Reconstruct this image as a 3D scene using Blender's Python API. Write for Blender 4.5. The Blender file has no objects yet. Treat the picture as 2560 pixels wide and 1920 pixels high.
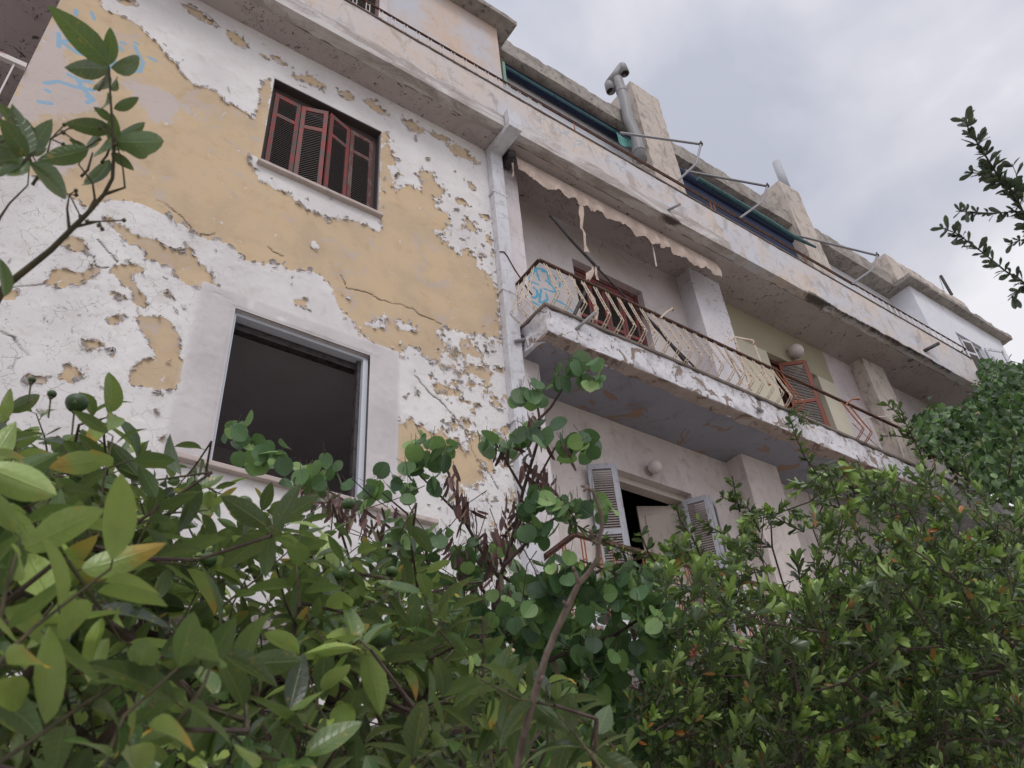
import bpy, math, random
import numpy as np
from mathutils import Vector, Matrix
PI = math.pi
rad = math.radians
sc = bpy.context.scene
C = sc.collection

# ------------------------------------------------------------------ camera
FPX = 2123.2
_a, _b, _c = -6.64727588e-01, -6.56996190e-01, -9.19168847e-02
_R = (np.array([[math.cos(_c), -math.sin(_c), 0], [math.sin(_c), math.cos(_c), 0], [0, 0, 1]])
      @ np.array([[1, 0, 0], [0, math.cos(_b), -math.sin(_b)], [0, math.sin(_b), math.cos(_b)]])
      @ np.array([[math.cos(_a), 0, math.sin(_a)], [0, 1, 0], [-math.sin(_a), 0, math.cos(_a)]]))
W = np.array([_R[:, 0], _R[:, 2], -_R[:, 1]])       # camera axes (x right, y down, z forward) -> world
CAM = np.array([0.0, -4.9, 0.0])
GROUND = -1.65
cam = bpy.data.cameras.new('camera'); camo = bpy.data.objects.new('camera', cam); C.objects.link(camo)
m4 = Matrix.Identity(4)
for i in range(3):
    m4[i][0] = W[i, 0]; m4[i][1] = -W[i, 1]; m4[i][2] = -W[i, 2]; m4[i][3] = CAM[i]
camo.matrix_world = m4
cam.sensor_width = 36; cam.sensor_fit = 'HORIZONTAL'; cam.lens = 36 * FPX / 2560
cam.clip_start = 0.05; cam.clip_end = 2000
cam.dof.use_dof = True; cam.dof.focus_distance = 7.5; cam.dof.aperture_fstop = 11.0
sc.camera = camo

# ------------------------------------------------------------------ light
SUN_EL, SUN_AZ = rad(52), rad(205)       # azimuth measured clockwise from +Y: behind the camera, a little left
sdir = Vector((math.sin(SUN_AZ) * math.cos(SUN_EL), math.cos(SUN_AZ) * math.cos(SUN_EL), math.sin(SUN_EL)))
wd = bpy.data.worlds.new('World'); sc.world = wd; wd.use_nodes = True
nt = wd.node_tree; nt.nodes.clear()
def N(t, tp, **k):
    n = t.nodes.new(tp)
    for a, v in k.items(): setattr(n, a, v)
    return n
out = N(nt, 'ShaderNodeOutputWorld'); bg = N(nt, 'ShaderNodeBackground'); bg.inputs[1].default_value = 0.095
sky = N(nt, 'ShaderNodeTexSky', sky_type='NISHITA', sun_disc=False, sun_elevation=SUN_EL, sun_rotation=SUN_AZ, air_density=1.5, dust_density=3.0)
tc = N(nt, 'ShaderNodeTexCoord')
mp = N(nt, 'ShaderNodeMapping'); mp.inputs['Scale'].default_value = (1.0, 1.0, 1.6); mp.inputs['Location'].default_value = (5.002, 1.858, 0.377)
nt.links.new(tc.outputs['Generated'], mp.inputs[0])
n1 = N(nt, 'ShaderNodeTexNoise'); n1.inputs['Scale'].default_value = 2.0; n1.inputs['Detail'].default_value = 6; n1.inputs['Roughness'].default_value = .5; n1.inputs['Distortion'].default_value = .25
nt.links.new(mp.outputs[0], n1.inputs['Vector'])
cr = N(nt, 'ShaderNodeValToRGB'); e = cr.color_ramp.elements
e[0].position = .36; e[0].color = (5.1, 5.3, 6.2, 1); e[1].position = .565; e[1].color = (9.3, 9.15, 9.55, 1)
x = cr.color_ramp.elements.new(.485); x.color = (7.0, 7.0, 7.6, 1)
nt.links.new(n1.outputs[0], cr.inputs[0])
dt = N(nt, 'ShaderNodeVectorMath', operation='DOT_PRODUCT'); dt.inputs[1].default_value = sdir
nt.links.new(tc.outputs['Generated'], dt.inputs[0])
mr = N(nt, 'ShaderNodeMapRange'); mr.inputs[1].default_value = .1; mr.inputs[2].default_value = 1; mr.inputs[3].default_value = 1.0; mr.inputs[4].default_value = 1.3
nt.links.new(dt.outputs['Value'], mr.inputs[0])
vm = N(nt, 'ShaderNodeVectorMath', operation='SCALE'); nt.links.new(cr.outputs[0], vm.inputs[0]); nt.links.new(mr.outputs[0], vm.inputs['Scale'])
mx = N(nt, 'ShaderNodeMix', data_type='RGBA'); mx.inputs[0].default_value = .9
nt.links.new(sky.outputs[0], mx.inputs[6]); nt.links.new(vm.outputs[0], mx.inputs[7])
nt.links.new(mx.outputs[2], bg.inputs[0]); nt.links.new(bg.outputs[0], out.inputs[0])
sl = bpy.data.lights.new('sun', 'SUN'); so = bpy.data.objects.new('sun', sl); C.objects.link(so)
sl.energy = 1.0; sl.angle = rad(18); sl.color = (1, .97, .94)
so.rotation_euler = (-sdir).to_track_quat('-Z', 'Y').to_euler(); so.location = (-3, -12, 14)
sc.view_settings.view_transform = 'Standard'; sc.view_settings.look = 'None'; sc.view_settings.exposure = 0.1; sc.view_settings.gamma = 1
sc.cycles.max_bounces = 6; sc.cycles.diffuse_bounces = 3; sc.cycles.transmission_bounces = 3; sc.cycles.glossy_bounces = 2; sc.cycles.transparent_max_bounces = 4

# ------------------------------------------------------------------ pixels of the photo -> points on real planes
def ray(px, py): return W @ np.array([px - 1280, py - 960, FPX])
def onY(px, py, Y=0.0): r = ray(px, py); return CAM + r * ((Y - CAM[1]) / r[1])
def onX(px, py, X): r = ray(px, py); return CAM + r * (X / r[0])
def onZ(px, py, Z): r = ray(px, py); return CAM + r * (Z / r[2])
def deep(px, py, d): return CAM + ray(px, py) * (d / FPX)
def crop(o, p): return (o[0] + p[0] * o[2], o[1] + p[1] * o[2])
DD = (0, 0, 2560 / 2212)

# ------------------------------------------------------------------ numpy noise
_rs = np.random.RandomState(7)
_L2 = _rs.rand(256, 256); _L3 = _rs.rand(64, 64, 64)
def vn2(x, y, s):
    x = x * s + 31.7; y = y * s + 17.3
    xi = np.floor(x).astype(int); yi = np.floor(y).astype(int); fx = x - xi; fy = y - yi
    fx = fx * fx * (3 - 2 * fx); fy = fy * fy * (3 - 2 * fy)
    g = lambda a, b: _L2[a & 255, b & 255]
    return (g(xi, yi) * (1 - fx) + g(xi + 1, yi) * fx) * (1 - fy) + (g(xi, yi + 1) * (1 - fx) + g(xi + 1, yi + 1) * fx) * fy
def fbm2(x, y, s, o=4, r=.5):
    t = 0; a = 1; n = 0
    for k in range(o): t = t + a * vn2(x + k * 3.1, y - k * 5.7, s * 2 ** k); n += a; a *= r
    return t / n * 2 - 1
def vn3(p, s):
    q = p * s + 11.3; i = np.floor(q).astype(int); f = q - i; f = f * f * (3 - 2 * f); t = 0
    for a in (0, 1):
        for b in (0, 1):
            for c in (0, 1):
                w = (f[:, 0] if a else 1 - f[:, 0]) * (f[:, 1] if b else 1 - f[:, 1]) * (f[:, 2] if c else 1 - f[:, 2])
                t = t + w * _L3[(i[:, 0] + a) & 63, (i[:, 1] + b) & 63, (i[:, 2] + c) & 63]
    return t * 2 - 1
def inpoly(x, z, P):
    ins = np.zeros(x.shape, bool); n = len(P)
    for i in range(n):
        x0, z0 = P[i]; x1, z1 = P[(i + 1) % n]
        if abs(z1 - z0) < 1e-9: continue
        c = ((z0 > z) != (z1 > z)) & (x < (x1 - x0) * (z - z0) / (z1 - z0) + x0)
        ins ^= c
    return ins
def segdist(x, z, P):
    d = np.full(x.shape, 9.0)
    for (x0, z0), (x1, z1) in zip(P[:-1], P[1:]):
        dx, dz = x1 - x0, z1 - z0; L = dx * dx + dz * dz + 1e-12
        t = np.clip(((x - x0) * dx + (z - z0) * dz) / L, 0, 1)
        d = np.minimum(d, np.hypot(x - x0 - t * dx, z - z0 - t * dz))
    return d
def blur(a, k):
    for _ in range(2):
        for ax in (0, 1):
            p = np.pad(a, [(k, k) if i == ax else (0, 0) for i in (0, 1)], mode='edge')
            c = np.cumsum(p, axis=ax); c = np.insert(c, 0, 0, axis=ax)
            n = a.shape[ax]
            a = (np.take(c, range(2 * k + 1, 2 * k + 1 + n), axis=ax) - np.take(c, range(0, n), axis=ax)) / (2 * k + 1)
    return a

# ------------------------------------------------------------------ materials
def lin(h):
    c = [int(h[i:i + 2], 16) / 255 for i in (0, 2, 4)]
    return tuple(((v + .055) / 1.055) ** 2.4 if v > .04045 else v / 12.92 for v in c) + (1,)
class Mat:
    def __init__(s, name, rough=.85, spec=.3):
        s.m = bpy.data.materials.new(name); s.m.use_nodes = True; s.t = s.m.node_tree; s.t.nodes.clear()
        s.o = N(s.t, 'ShaderNodeOutputMaterial'); s.b = N(s.t, 'ShaderNodeBsdfPrincipled')
        s.b.inputs['Roughness'].default_value = rough; s.b.inputs['Specular IOR Level'].default_value = spec
        s.t.links.new(s.b.outputs[0], s.o.inputs[0]); s.tc = N(s.t, 'ShaderNodeTexCoord').outputs['Object']
    def put(s, inp, v):
        if isinstance(v, bpy.types.NodeSocket): s.t.links.new(v, inp)
        elif v is not None:
            try: inp.default_value = v
            except Exception: inp.default_value = (v, v, v, 1)
    def noise(s, scale, detail=5, rough=.55, dist=0, stretch=None, off=0):
        n = N(s.t, 'ShaderNodeTexNoise'); n.inputs['Scale'].default_value = scale; n.inputs['Detail'].default_value = detail
        n.inputs['Roughness'].default_value = rough; n.inputs['Distortion'].default_value = dist
        mpp = N(s.t, 'ShaderNodeMapping'); s.t.links.new(s.tc, mpp.inputs[0])
        if stretch: mpp.inputs['Scale'].default_value = stretch
        mpp.inputs['Location'].default_value = (off, off * .7, off * 1.3)
        s.t.links.new(mpp.outputs[0], n.inputs['Vector']); return n.outputs[0]
    def voro(s, scale, feat='DISTANCE_TO_EDGE'):
        n = N(s.t, 'ShaderNodeTexVoronoi', feature=feat); n.inputs['Scale'].default_value = scale
        nn = N(s.t, 'ShaderNodeTexNoise'); nn.inputs['Scale'].default_value = scale * .8; nn.inputs['Detail'].default_value = 4
        s.t.links.new(s.tc, nn.inputs['Vector'])
        va = N(s.t, 'ShaderNodeVectorMath', operation='SCALE'); va.inputs['Scale'].default_value = 1.2 / scale; s.t.links.new(nn.outputs['Color'], va.inputs[0])
        vb = N(s.t, 'ShaderNodeVectorMath', operation='ADD'); s.t.links.new(va.outputs[0], vb.inputs[0]); s.t.links.new(s.tc, vb.inputs[1])
        s.t.links.new(vb.outputs[0], n.inputs['Vector']); return n.outputs[0]
    def attr(s, name):
        return N(s.t, 'ShaderNodeAttribute', attribute_name=name).outputs['Fac']
    def math(s, op, a, b=None, clamp=False):
        n = N(s.t, 'ShaderNodeMath', operation=op, use_clamp=clamp); s.put(n.inputs[0], a)
        if b is not None: s.put(n.inputs[1], b)
        return n.outputs[0]
    def step(s, v, lo, hi, a=0., b=1.):
        n = N(s.t, 'ShaderNodeMapRange', interpolation_type='SMOOTHSTEP'); s.put(n.inputs[0], v)
        n.inputs[1].default_value = lo; n.inputs[2].default_value = hi; n.inputs[3].default_value = a; n.inputs[4].default_value = b
        return n.outputs[0]
    def mix(s, f, a, b, mode='MIX'):
        n = N(s.t, 'ShaderNodeMix', data_type='RGBA', blend_type=mode); s.put(n.inputs[0], f); s.put(n.inputs[6], a); s.put(n.inputs[7], b)
        return n.outputs[2]
    def sep(s):
        n = N(s.t, 'ShaderNodeSeparateXYZ'); s.t.links.new(s.tc, n.inputs[0]); return n.outputs
    def col(s, v): s.put(s.b.inputs['Base Color'], v)
    def bump(s, h, st=.5, d=.01):
        n = N(s.t, 'ShaderNodeBump'); n.inputs['Strength'].default_value = st; n.inputs['Distance'].default_value = d
        s.put(n.inputs['Height'], h); s.t.links.new(n.outputs[0], s.b.inputs['Normal'])

def plaster(name, base, dark, light=None, sc_=1.0, dirt=.5, patch=None, pamt=.62, bumps=.4, specks=.0, streak=0., speckcol='4a3f3c', psc=2.6, pdist=.9):
    """weathered painted render: broad stains, peeled patches, vertical streaks and small missing chips"""
    m = Mat(name); base = lin(base); dark = lin(dark); light = lin(light) if light else base
    a = m.noise(1.3 * sc_, 6, .6, .4); b = m.noise(5 * sc_, 7, .65, .6, off=3)
    c = m.mix(m.step(a, .38, .62), base, light)
    c = m.mix(m.math('MULTIPLY', m.step(b, .5, .72), dirt), c, dark)
    if streak:
        st = m.noise(3.0, 6, .65, .5, (3.4, 3.4, 1.1), 9)
        c = m.mix(m.math('MULTIPLY', m.step(st, .5, .7), streak), c, dark)
    h = m.noise(60, 3, .6)
    if patch:
        pm = m.step(m.noise(psc * sc_, 9, .62, pdist, off=11), pamt, pamt + .012)
        c = m.mix(pm, c, lin(patch)); h = m.math('SUBTRACT', h, m.math('MULTIPLY', pm, 1.5))
    if specks:
        sp = m.step(m.noise(22, 4, .7, 1.2, off=5), .70 - specks * .1, .72 - specks * .1)
        sp = m.math('MULTIPLY', sp, m.step(m.noise(1.6, 3, .5, 0, off=21), .45, .55))
        c = m.mix(sp, c, lin(speckcol)); h = m.math('SUBTRACT', h, sp)
    m.col(c); m.bump(m.math('MULTIPLY_ADD', h, .5, ) if False else h, bumps, .004)
    return m.m

M = {}
# main wall: white flaking paint over ochre
def wall_mat():
    m = Mat('flaking_wall_paint', .88)
    F = m.attr('peel'); g = m.attr('graffiti'); cr_ = m.attr('crack'); sm = m.attr('smear'); zn = m.attr('clean')
    fine = m.math('SUBTRACT', m.noise(38, 6, .7, .5), .5)
    F2 = m.math('ADD', F, m.math('MULTIPLY', fine, .6))
    ochre = m.step(F2, -.012, .012)
    rim = m.math('MULTIPLY', m.step(F2, -.055, -.012), m.step(F2, .012, -.0))     # lifted rim of the film; grime and edge shadow painted in brown
    # white film
    w = m.mix(m.step(m.noise(1.1, 5, .6), .35, .65), lin('dfdcdc'), lin('d0cccd'))
    w = m.mix(m.math('MULTIPLY', m.step(m.noise(9, 6, .6, .5, off=4), .52, .75), .35), w, lin('b3a99f'))
    ck = m.step(m.voro(26), .012, .035, 1, 0)
    ckm = m.math('MULTIPLY', m.math('MULTIPLY', ck, m.step(m.noise(20, 5, .7, .5, off=7), .52, .6)), m.attr('crackle'))
    ck2 = m.math('MULTIPLY', m.math('MULTIPLY', m.step(m.voro(9), .006, .016, 1, 0), m.step(m.noise(6, 4, .6, .3, off=17), .52, .56)), m.attr('crackle'))
    ckm = m.math('MAXIMUM', ckm, ck2)
    w = m.mix(m.math('MULTIPLY', ckm, .6), w, lin('7d746e'))
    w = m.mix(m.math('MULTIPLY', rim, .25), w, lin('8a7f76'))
    # ochre
    o = m.mix(m.step(m.noise(1.7, 6, .62, .4, off=2), .36, .66), lin('c9b293'), lin('bba68e'))
    o = m.mix(m.math('MULTIPLY', m.step(m.noise(7, 6, .6, .3, off=8), .5, .75), .3), o, lin('a98b68'))
    sm2 = m.step(m.math('ADD', sm, m.math('MULTIPLY', m.math('SUBTRACT', m.noise(9, 8, .75, .8, off=6), .5), 2.6)), .44, .56)
    o = m.mix(m.math('MULTIPLY', sm2, .75), o, lin('bfb6b8'))
    o = m.mix(m.math('MULTIPLY', m.step(m.noise(3.2, 8, .68, 1.2, off=41), .57, .60), .5), o, lin('b9adab'))
    isl = m.step(m.noise(13, 7, .7, .8, off=31), .655, .67)
    o = m.mix(isl, o, lin('d6d3d8'))
    c = m.mix(ochre, w, o)
    c = m.mix(cr_, c, lin('4c4038'))
    gg = m.step(m.math('ADD', g, m.math('MULTIPLY', m.math('SUBTRACT', m.noise(30, 4, .7), .5), .5)), .35, .75)
    c = m.mix(m.math('MULTIPLY', gg, .75), c, lin('7aaccb'))
    cl = m.mix(m.step(m.noise(2.2, 5, .6), .4, .7), lin('cbc6c8'), lin('bdb7b8'))
    c = m.mix(zn, c, cl)
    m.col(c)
    h = m.math('SUBTRACT', 1., ochre)
    h = m.math('ADD', h, m.math('MULTIPLY', rim, .5))
    h = m.math('SUBTRACT', h, m.math('MULTIPLY', ckm, .6)); h = m.math('SUBTRACT', h, m.math('MULTIPLY', cr_, 1.5))
    h = m.math('ADD', h, m.math('MULTIPLY', m.noise(70, 4, .6), .35))
    m.bump(h, .55, .005)
    return m.m
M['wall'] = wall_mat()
M['white_wall'] = plaster('off_white_render', 'c4bbbc', 'a39691', 'd0cacd', 1, .5, None, 0, .3, .15, .35)
M['recess'] = plaster('mauve_grey_render', 'b9adae', '8f8280', 'c9c1c4', .9, .35, None, 0, .3, .25, .2)
M['low_recess'] = plaster('pinkish_render', 'bfb6b2', '958883', 'c8bfbc', 1.1, .5, None, 0, .45, .25, .3)
M['green'] = plaster('olive_cream_paint', '9c9580', '8a8370', 'a39c86', .7, .2, None, 0, .2)
M['greenlight'] = plaster('pale_cream_paint', 'c3bca9', 'b3ab98', 'c9c3b2', .7, .2, None, 0, .2)
M['soffit'] = plaster('peeling_soffit_paint', 'ada2a1', '8f8481', 'b6acab', .8, .4, '665956', .635, .6, .9, 0, '54474a', 6, 2.)
M['low_soffit'] = plaster('blue_grey_soffit_paint', '878790', '6e6c74', '8c8c95', .7, .5, '8f7768', .57, .7, .3, 0, '5a4c48', 3.2, 1.5)
M['concrete'] = plaster('stained_concrete', '8f8781', '5d5652', 'a8a19b', 1.6, .8, None, 0, .5, .5, .5)
M['roof_edge'] = plaster('blackened_concrete', '8b847f', '4a4644', 'a39c95', 2.5, .9, None, 0, .6, .5, .2)
M['fin'] = plaster('rain_streaked_render', 'b9aea6', '736a63', 'c3b7ae', 1.2, .6, None, 0, .5, .3, .7)
M['pent'] = plaster('salmon_and_grey_render', 'c9b4a6', 'bda08c', 'bdbec6', .8, .5, None, 0, .35, .1, .3)
M['bright'] = plaster('white_limewash', 'd5d6dd', 'b4b4bb', 'dadbe2', 1, .3, None, 0, .3, .2, 0)
M['slab'] = plaster('flaking_slab_edge', 'cfcdd3', '85786f', 'd6d5dc', 2.2, .8, '8e7f75', .57, .9, .5, .4)
M['tile'] = plaster('marble_nosing', '6f6561', '4c4340', '80756f', 3, .6)
M['sill'] = plaster('marble_sill', 'b7a9a3', '8d7f79', 'c2b6b2', 2, .5)
M['dark'] = plaster('dark_room_paint', 'c4bec0', 'ada7a9', 'cac4c8', 1, .4, None, 0, .2)
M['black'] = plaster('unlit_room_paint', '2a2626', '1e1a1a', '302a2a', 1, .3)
def overhang_mat():
    m = Mat('overhang_fascia_render', .9)
    c = m.mix(m.step(m.noise(.9, 6, .6, .5), .36, .64), lin('cbbfb8'), lin('c2c2ca'))
    c = m.mix(m.math('MULTIPLY', m.step(m.noise(1.8, 7, .6, .5, off=3), .5, .62), .45), c, lin('cdb6a0'))
    st = m.noise(2.2, 6, .65, .6, (2.2, 2.2, 1.2), 9)
    c = m.mix(m.math('MULTIPLY', m.step(st, .5, .68), .55), c, lin('8f857d'))
    band = m.mix(m.step(m.noise(3.5, 7, .7, .8, (.35, 1, 1.4), 5), .42, .6), lin('a39a96'), lin('c9c4c4'))
    bb = m.math('ADD', m.attr('band'), m.math('MULTIPLY', m.math('SUBTRACT', m.noise(9, 6, .7), .5), .5))
    c = m.mix(m.step(bb, .45, .55), c, band)
    ck = m.math('MULTIPLY', m.step(m.voro(6), .004, .014, 1, 0), m.step(m.noise(3, 4, .6, .3, off=17), .5, .55))
    c = m.mix(m.math('MULTIPLY', ck, .35), c, lin('6a5c50'))
    g = m.step(m.math('ADD', m.attr('graffiti'), m.math('MULTIPLY', m.math('SUBTRACT', m.noise(26, 4, .7), .5), .9)), .4, .8)
    c = m.mix(m.math('MULTIPLY', g, .45), c, lin('7fa0bd'))
    d = m.math('ADD', m.attr('damage'), m.math('MULTIPLY', m.math('SUBTRACT', m.noise(10, 8, .78, .8, off=2), .5), 1.9))
    c = m.mix(m.math('MULTIPLY', m.step(d, .35, .85), .9), c, lin('4a423f'))
    m.col(c)
    m.bump(m.math('SUBTRACT', m.math('ADD', m.noise(50, 4, .6), m.math('MULTIPLY', m.noise(9, 7, .7), 1.5)), m.math('MULTIPLY', ck, 1.)), .6, .006)
    return m.m
M['overhang'] = overhang_mat()
def recess_mat():
    m = Mat('recess_render_with_graffiti', .9)
    c = m.mix(m.step(m.noise(1.2, 5, .6, .4), .38, .62), lin('b9b1af'), lin('c8c1c1'))
    sp = m.math('MULTIPLY', m.step(m.noise(24, 5, .75, 1., off=5), .62, .65), m.step(m.noise(1.6, 3, .5, 0, off=21), .48, .58))
    c = m.mix(m.math('MULTIPLY', sp, .8), c, lin('7a6c68'))
    ck = m.math('MULTIPLY', m.step(m.voro(2.3), .003, .008, 1, 0), m.step(m.noise(2.4, 4, .6, .3, off=17), .5, .53))
    c = m.mix(m.math('MULTIPLY', ck, .7), c, lin('6a5c56'))
    g = m.step(m.math('ADD', m.attr('graffiti'), m.math('MULTIPLY', m.math('SUBTRACT', m.noise(30, 4, .7), .5), .35)), .4, .7)
    c = m.mix(m.math('MULTIPLY', g, .9), c, lin('4fa3c4'))
    m.col(c); m.bump(m.noise(45, 5, .65), .35, .005); return m.m
M['recess_g'] = recess_mat()
def painted_wood(name, base, worn, amt=.55, rust=False):
    m = Mat(name, .6)
    gr = m.noise(14, 6, .65, .4, (4, 4, .6)); c = m.mix(m.step(gr, .45, .7, 0, 1), lin(base), lin(base))
    c = m.mix(m.step(m.noise(9, 7, .7, .6, (2, 2, .8), 4), amt, amt + .06), lin(base), lin(worn))
    c = m.mix(m.math('MULTIPLY', m.step(gr, .5, .75), .35), c, lin('3a2a28'))
    m.col(c); m.bump(gr, .5, .003); return m.m
M['red'] = painted_wood('flaking_red_paint', '853a38', '594b48', .475)
M['reddark'] = painted_wood('dull_maroon_paint', '5e3635', '665853', .5)
M['orange'] = painted_wood('sunbleached_red_brown_paint', '7c4434', '6a4c40', .58)
M['greywood'] = painted_wood('blue_grey_shutter_paint', 'a3a4ad', '8a827c', .56)
M['whitewood'] = painted_wood('flaking_white_shutter_paint', 'c9cad1', '857f7c', .55)
M['slat'] = painted_wood('dark_slat_paint', '4b4341', '5e5350', .6)
M['greyslat'] = painted_wood('grey_brown_slat_paint', '8d8480', '766c68', .6)
M['frame_dark'] = painted_wood('weathered_frame_wood', '4a4140', '6a5f5a', .62)
M['cream'] = painted_wood('cream_door_paint', 'b5a9a0', '8d7f74', .62)
def metal(name, base, rust, amt=.5, rough=.6, metallic=0.):
    m = Mat(name, rough); m.b.inputs['Metallic'].default_value = metallic
    m.col(m.mix(m.step(m.noise(18, 6, .7, .4), amt, amt + .08), lin(base), lin(rust))); m.bump(m.noise(60, 4, .7), .5, .002); return m.m
M['rail'] = metal('rusty_rail_iron', '5c4238', '3f2f2b', .5, .8)
M['baluster'] = metal('cream_paint_over_rust', 'd0c2b0', '96603e', .53)
M['rustbar'] = metal('orange_rust', '955c3e', 'bf9c82', .55)
M['whitebar'] = metal('white_railing_paint', 'cdc6c4', 'a0786a', .58)
M['alu'] = metal('white_aluminium', 'c6cad4', 'b3b7c0', .6, .4)
M['pipe'] = plaster('white_downpipe_paint', 'c9c9cf', '8f8985', 'cfcfd6', 2.2, .55, None, 0, .3, .5, .35, '6a605c')
M['greypipe'] = metal('grey_plastic_pipe', '8e8d90', '77757a', .6, .5)
M['steel'] = metal('galvanised_tube', '8a888d', '5f5a5a', .6, .5, .3)
M['darksteel'] = metal('blackened_steel', '4b4648', '352f30', .5, .6)
M['teal'] = metal('teal_paint', '46696c', '33545a', .52)
M['mint'] = metal('mint_paint', '8fae9e', '7a9a8a', .6)
M['steelpale'] = metal('pale_grey_flue', 'a9abb2', '94969e', .6, .7)
M['globe'] = metal('milk_glass', 'c3bbb6', 'a89a92', .68, .25)
M['globebase'] = metal('dusty_lamp_base', '9a8f86', '7a6f68', .5)
M['canvas'] = plaster('bleached_awning_canvas', 'b9a69b', '9c8a80', 'c4b3a8', 4, .5, None, 0, .3, 0, .4)
M['navy'] = plaster('navy_fabric_and_shade', '232c44', '1d2539', '29334d', 2, .5, None, 0, .1)
M['tealcloth'] = plaster('teal_awning_fabric', '5c9390', '3f6f6e', '72a5a0', 6, .5)
M['pinkred'] = metal('red_oxide_steel', '8f4a3a', '7a3c30', .55)
M['emerald'] = metal('green_plastic', '1f8f6c', '1a7a5c', .6, .3)
def ground_mat():
    m = Mat('pale_bounce_ground', .95)  # unseen ground, made pale to bounce light up onto the soffits
    c = m.mix(m.step(m.noise(2, 6, .6), .4, .6), lin('a39c92'), lin('b3aca2')); c = m.mix(m.step(m.noise(9, 5, .6, off=5), .58, .66), c, lin('6a6a50'))
    m.col(c); m.bump(m.noise(20, 6, .7), 1, .03); return m.m
M['ground'] = ground_mat()
def bark(name, a, b, s=30):
    m = Mat(name, .85); n = m.noise(s, 6, .7, .5, (1, 1, .4)); m.col(m.mix(m.step(n, .4, .65), lin(a), lin(b))); m.bump(n, .7, .004); return m.m
M['bark'] = bark('dark_twig_bark', '4a3d3a', '5f5149')
M['bark2'] = bark('reddish_grey_bark', '6b5c55', '8b7b74', 24)
M['bark3'] = bark('green_brown_twig_bark', '4c4a3a', '5d523f')
def leafmat(name, dark, mid, light, yellow, ythr=.93, rough=.42, vein=.35, trans=.3, tip=True):
    m = Mat(name, rough, .6)
    lv = m.attr('lv'); lu = m.attr('lu'); lw = m.attr('lw')
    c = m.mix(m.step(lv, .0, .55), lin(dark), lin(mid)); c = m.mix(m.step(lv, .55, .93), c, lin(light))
    pat = m.noise(40, 4, .6)
    yy = m.math('MULTIPLY', m.step(lv, ythr, ythr + .01), m.step(m.math('ADD', lu, m.math('MULTIPLY', pat, .7)), .85, 1.15)) if tip else m.step(lv, ythr, ythr + .01)
    c = m.mix(yy, c, lin(yellow))
    ab = m.math('ABSOLUTE', lw)
    c = m.mix(m.math('MULTIPLY', m.step(ab, .0, .09, 1, 0), vein), c, lin(light))
    c = m.mix(m.math('MULTIPLY', m.step(pat, .45, .7), .18), c, lin(dark))
    gb = N(m.t, 'ShaderNodeNewGeometry').outputs['Backfacing']
    c = m.mix(m.math('MULTIPLY', gb, .45), c, m.mix(.5, c, lin('8aa070')))
    fr = m.math('FRACT', m.math('SUBTRACT', m.math('MULTIPLY', lu, 8.), m.math('MULTIPLY', ab, 1.5)))
    sv = m.math('MULTIPLY', m.step(m.math('ABSOLUTE', m.math('SUBTRACT', fr, .5)), .0, .09, 1, 0), m.step(ab, .02, .1))
    c = m.mix(m.math('MULTIPLY', sv, vein * .45), c, lin(light))
    c = m.mix(m.math('MULTIPLY', m.step(m.noise(55, 5, .7, .5, off=3), .60, .68), .35), c, lin(yellow))
    m.col(c); m.bump(m.math('ADD', m.math('SUBTRACT', m.step(ab, 0, .1), m.math('MULTIPLY', sv, .6)), m.math('MULTIPLY', m.noise(120, 3), .6)), .35, .003)
    tr = N(m.t, 'ShaderNodeBsdfTranslucent'); m.put(tr.inputs[0], m.mix(.5, c, lin(light)))
    ms = N(m.t, 'ShaderNodeMixShader'); ms.inputs[0].default_value = trans
    m.t.links.new(m.b.outputs[0], ms.inputs[1]); m.t.links.new(tr.outputs[0], ms.inputs[2]); m.t.links.new(ms.outputs[0], m.o.inputs[0])
    return m.m
M['citrus'] = leafmat('citrus_leaf', '1c2f1b', '42602c', '9ab05a', 'c89a3c', .95, .3, .35, .25)
M['judas'] = leafmat('round_leaf', '36543a', '527648', '86a860', '94a468', .97, .5, .15)
M['shrub'] = leafmat('small_glossy_leaf', '162415', '2f4725', '93b058', 'b06a3c', .98, .3, .1, .2, False)
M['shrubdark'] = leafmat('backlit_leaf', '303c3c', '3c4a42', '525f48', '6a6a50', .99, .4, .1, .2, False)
M['vine'] = leafmat('vine_leaf', '263f20', '36562a', '5f8444', 'a08a50', .985, .4, .15, .3, False)
M['pod'] = leafmat('dry_pod', '4a3534', '644846', '8a6460', '9a7868', .97, .6, .1, .15)
def fruit_mat():
    m = Mat('unripe_citrus_skin', .45, .4); n = m.noise(220, 4, .6); c = m.mix(m.step(m.noise(30, 5, .6), .4, .65), lin('33472c'), lin('4c6638')); c = m.mix(m.step(m.noise(90, 4, .7, off=4), .6, .68), c, lin('7c8550')); m.col(c); m.bump(n, .5, .0015); return m.m
M['fruit'] = fruit_mat()

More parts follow.
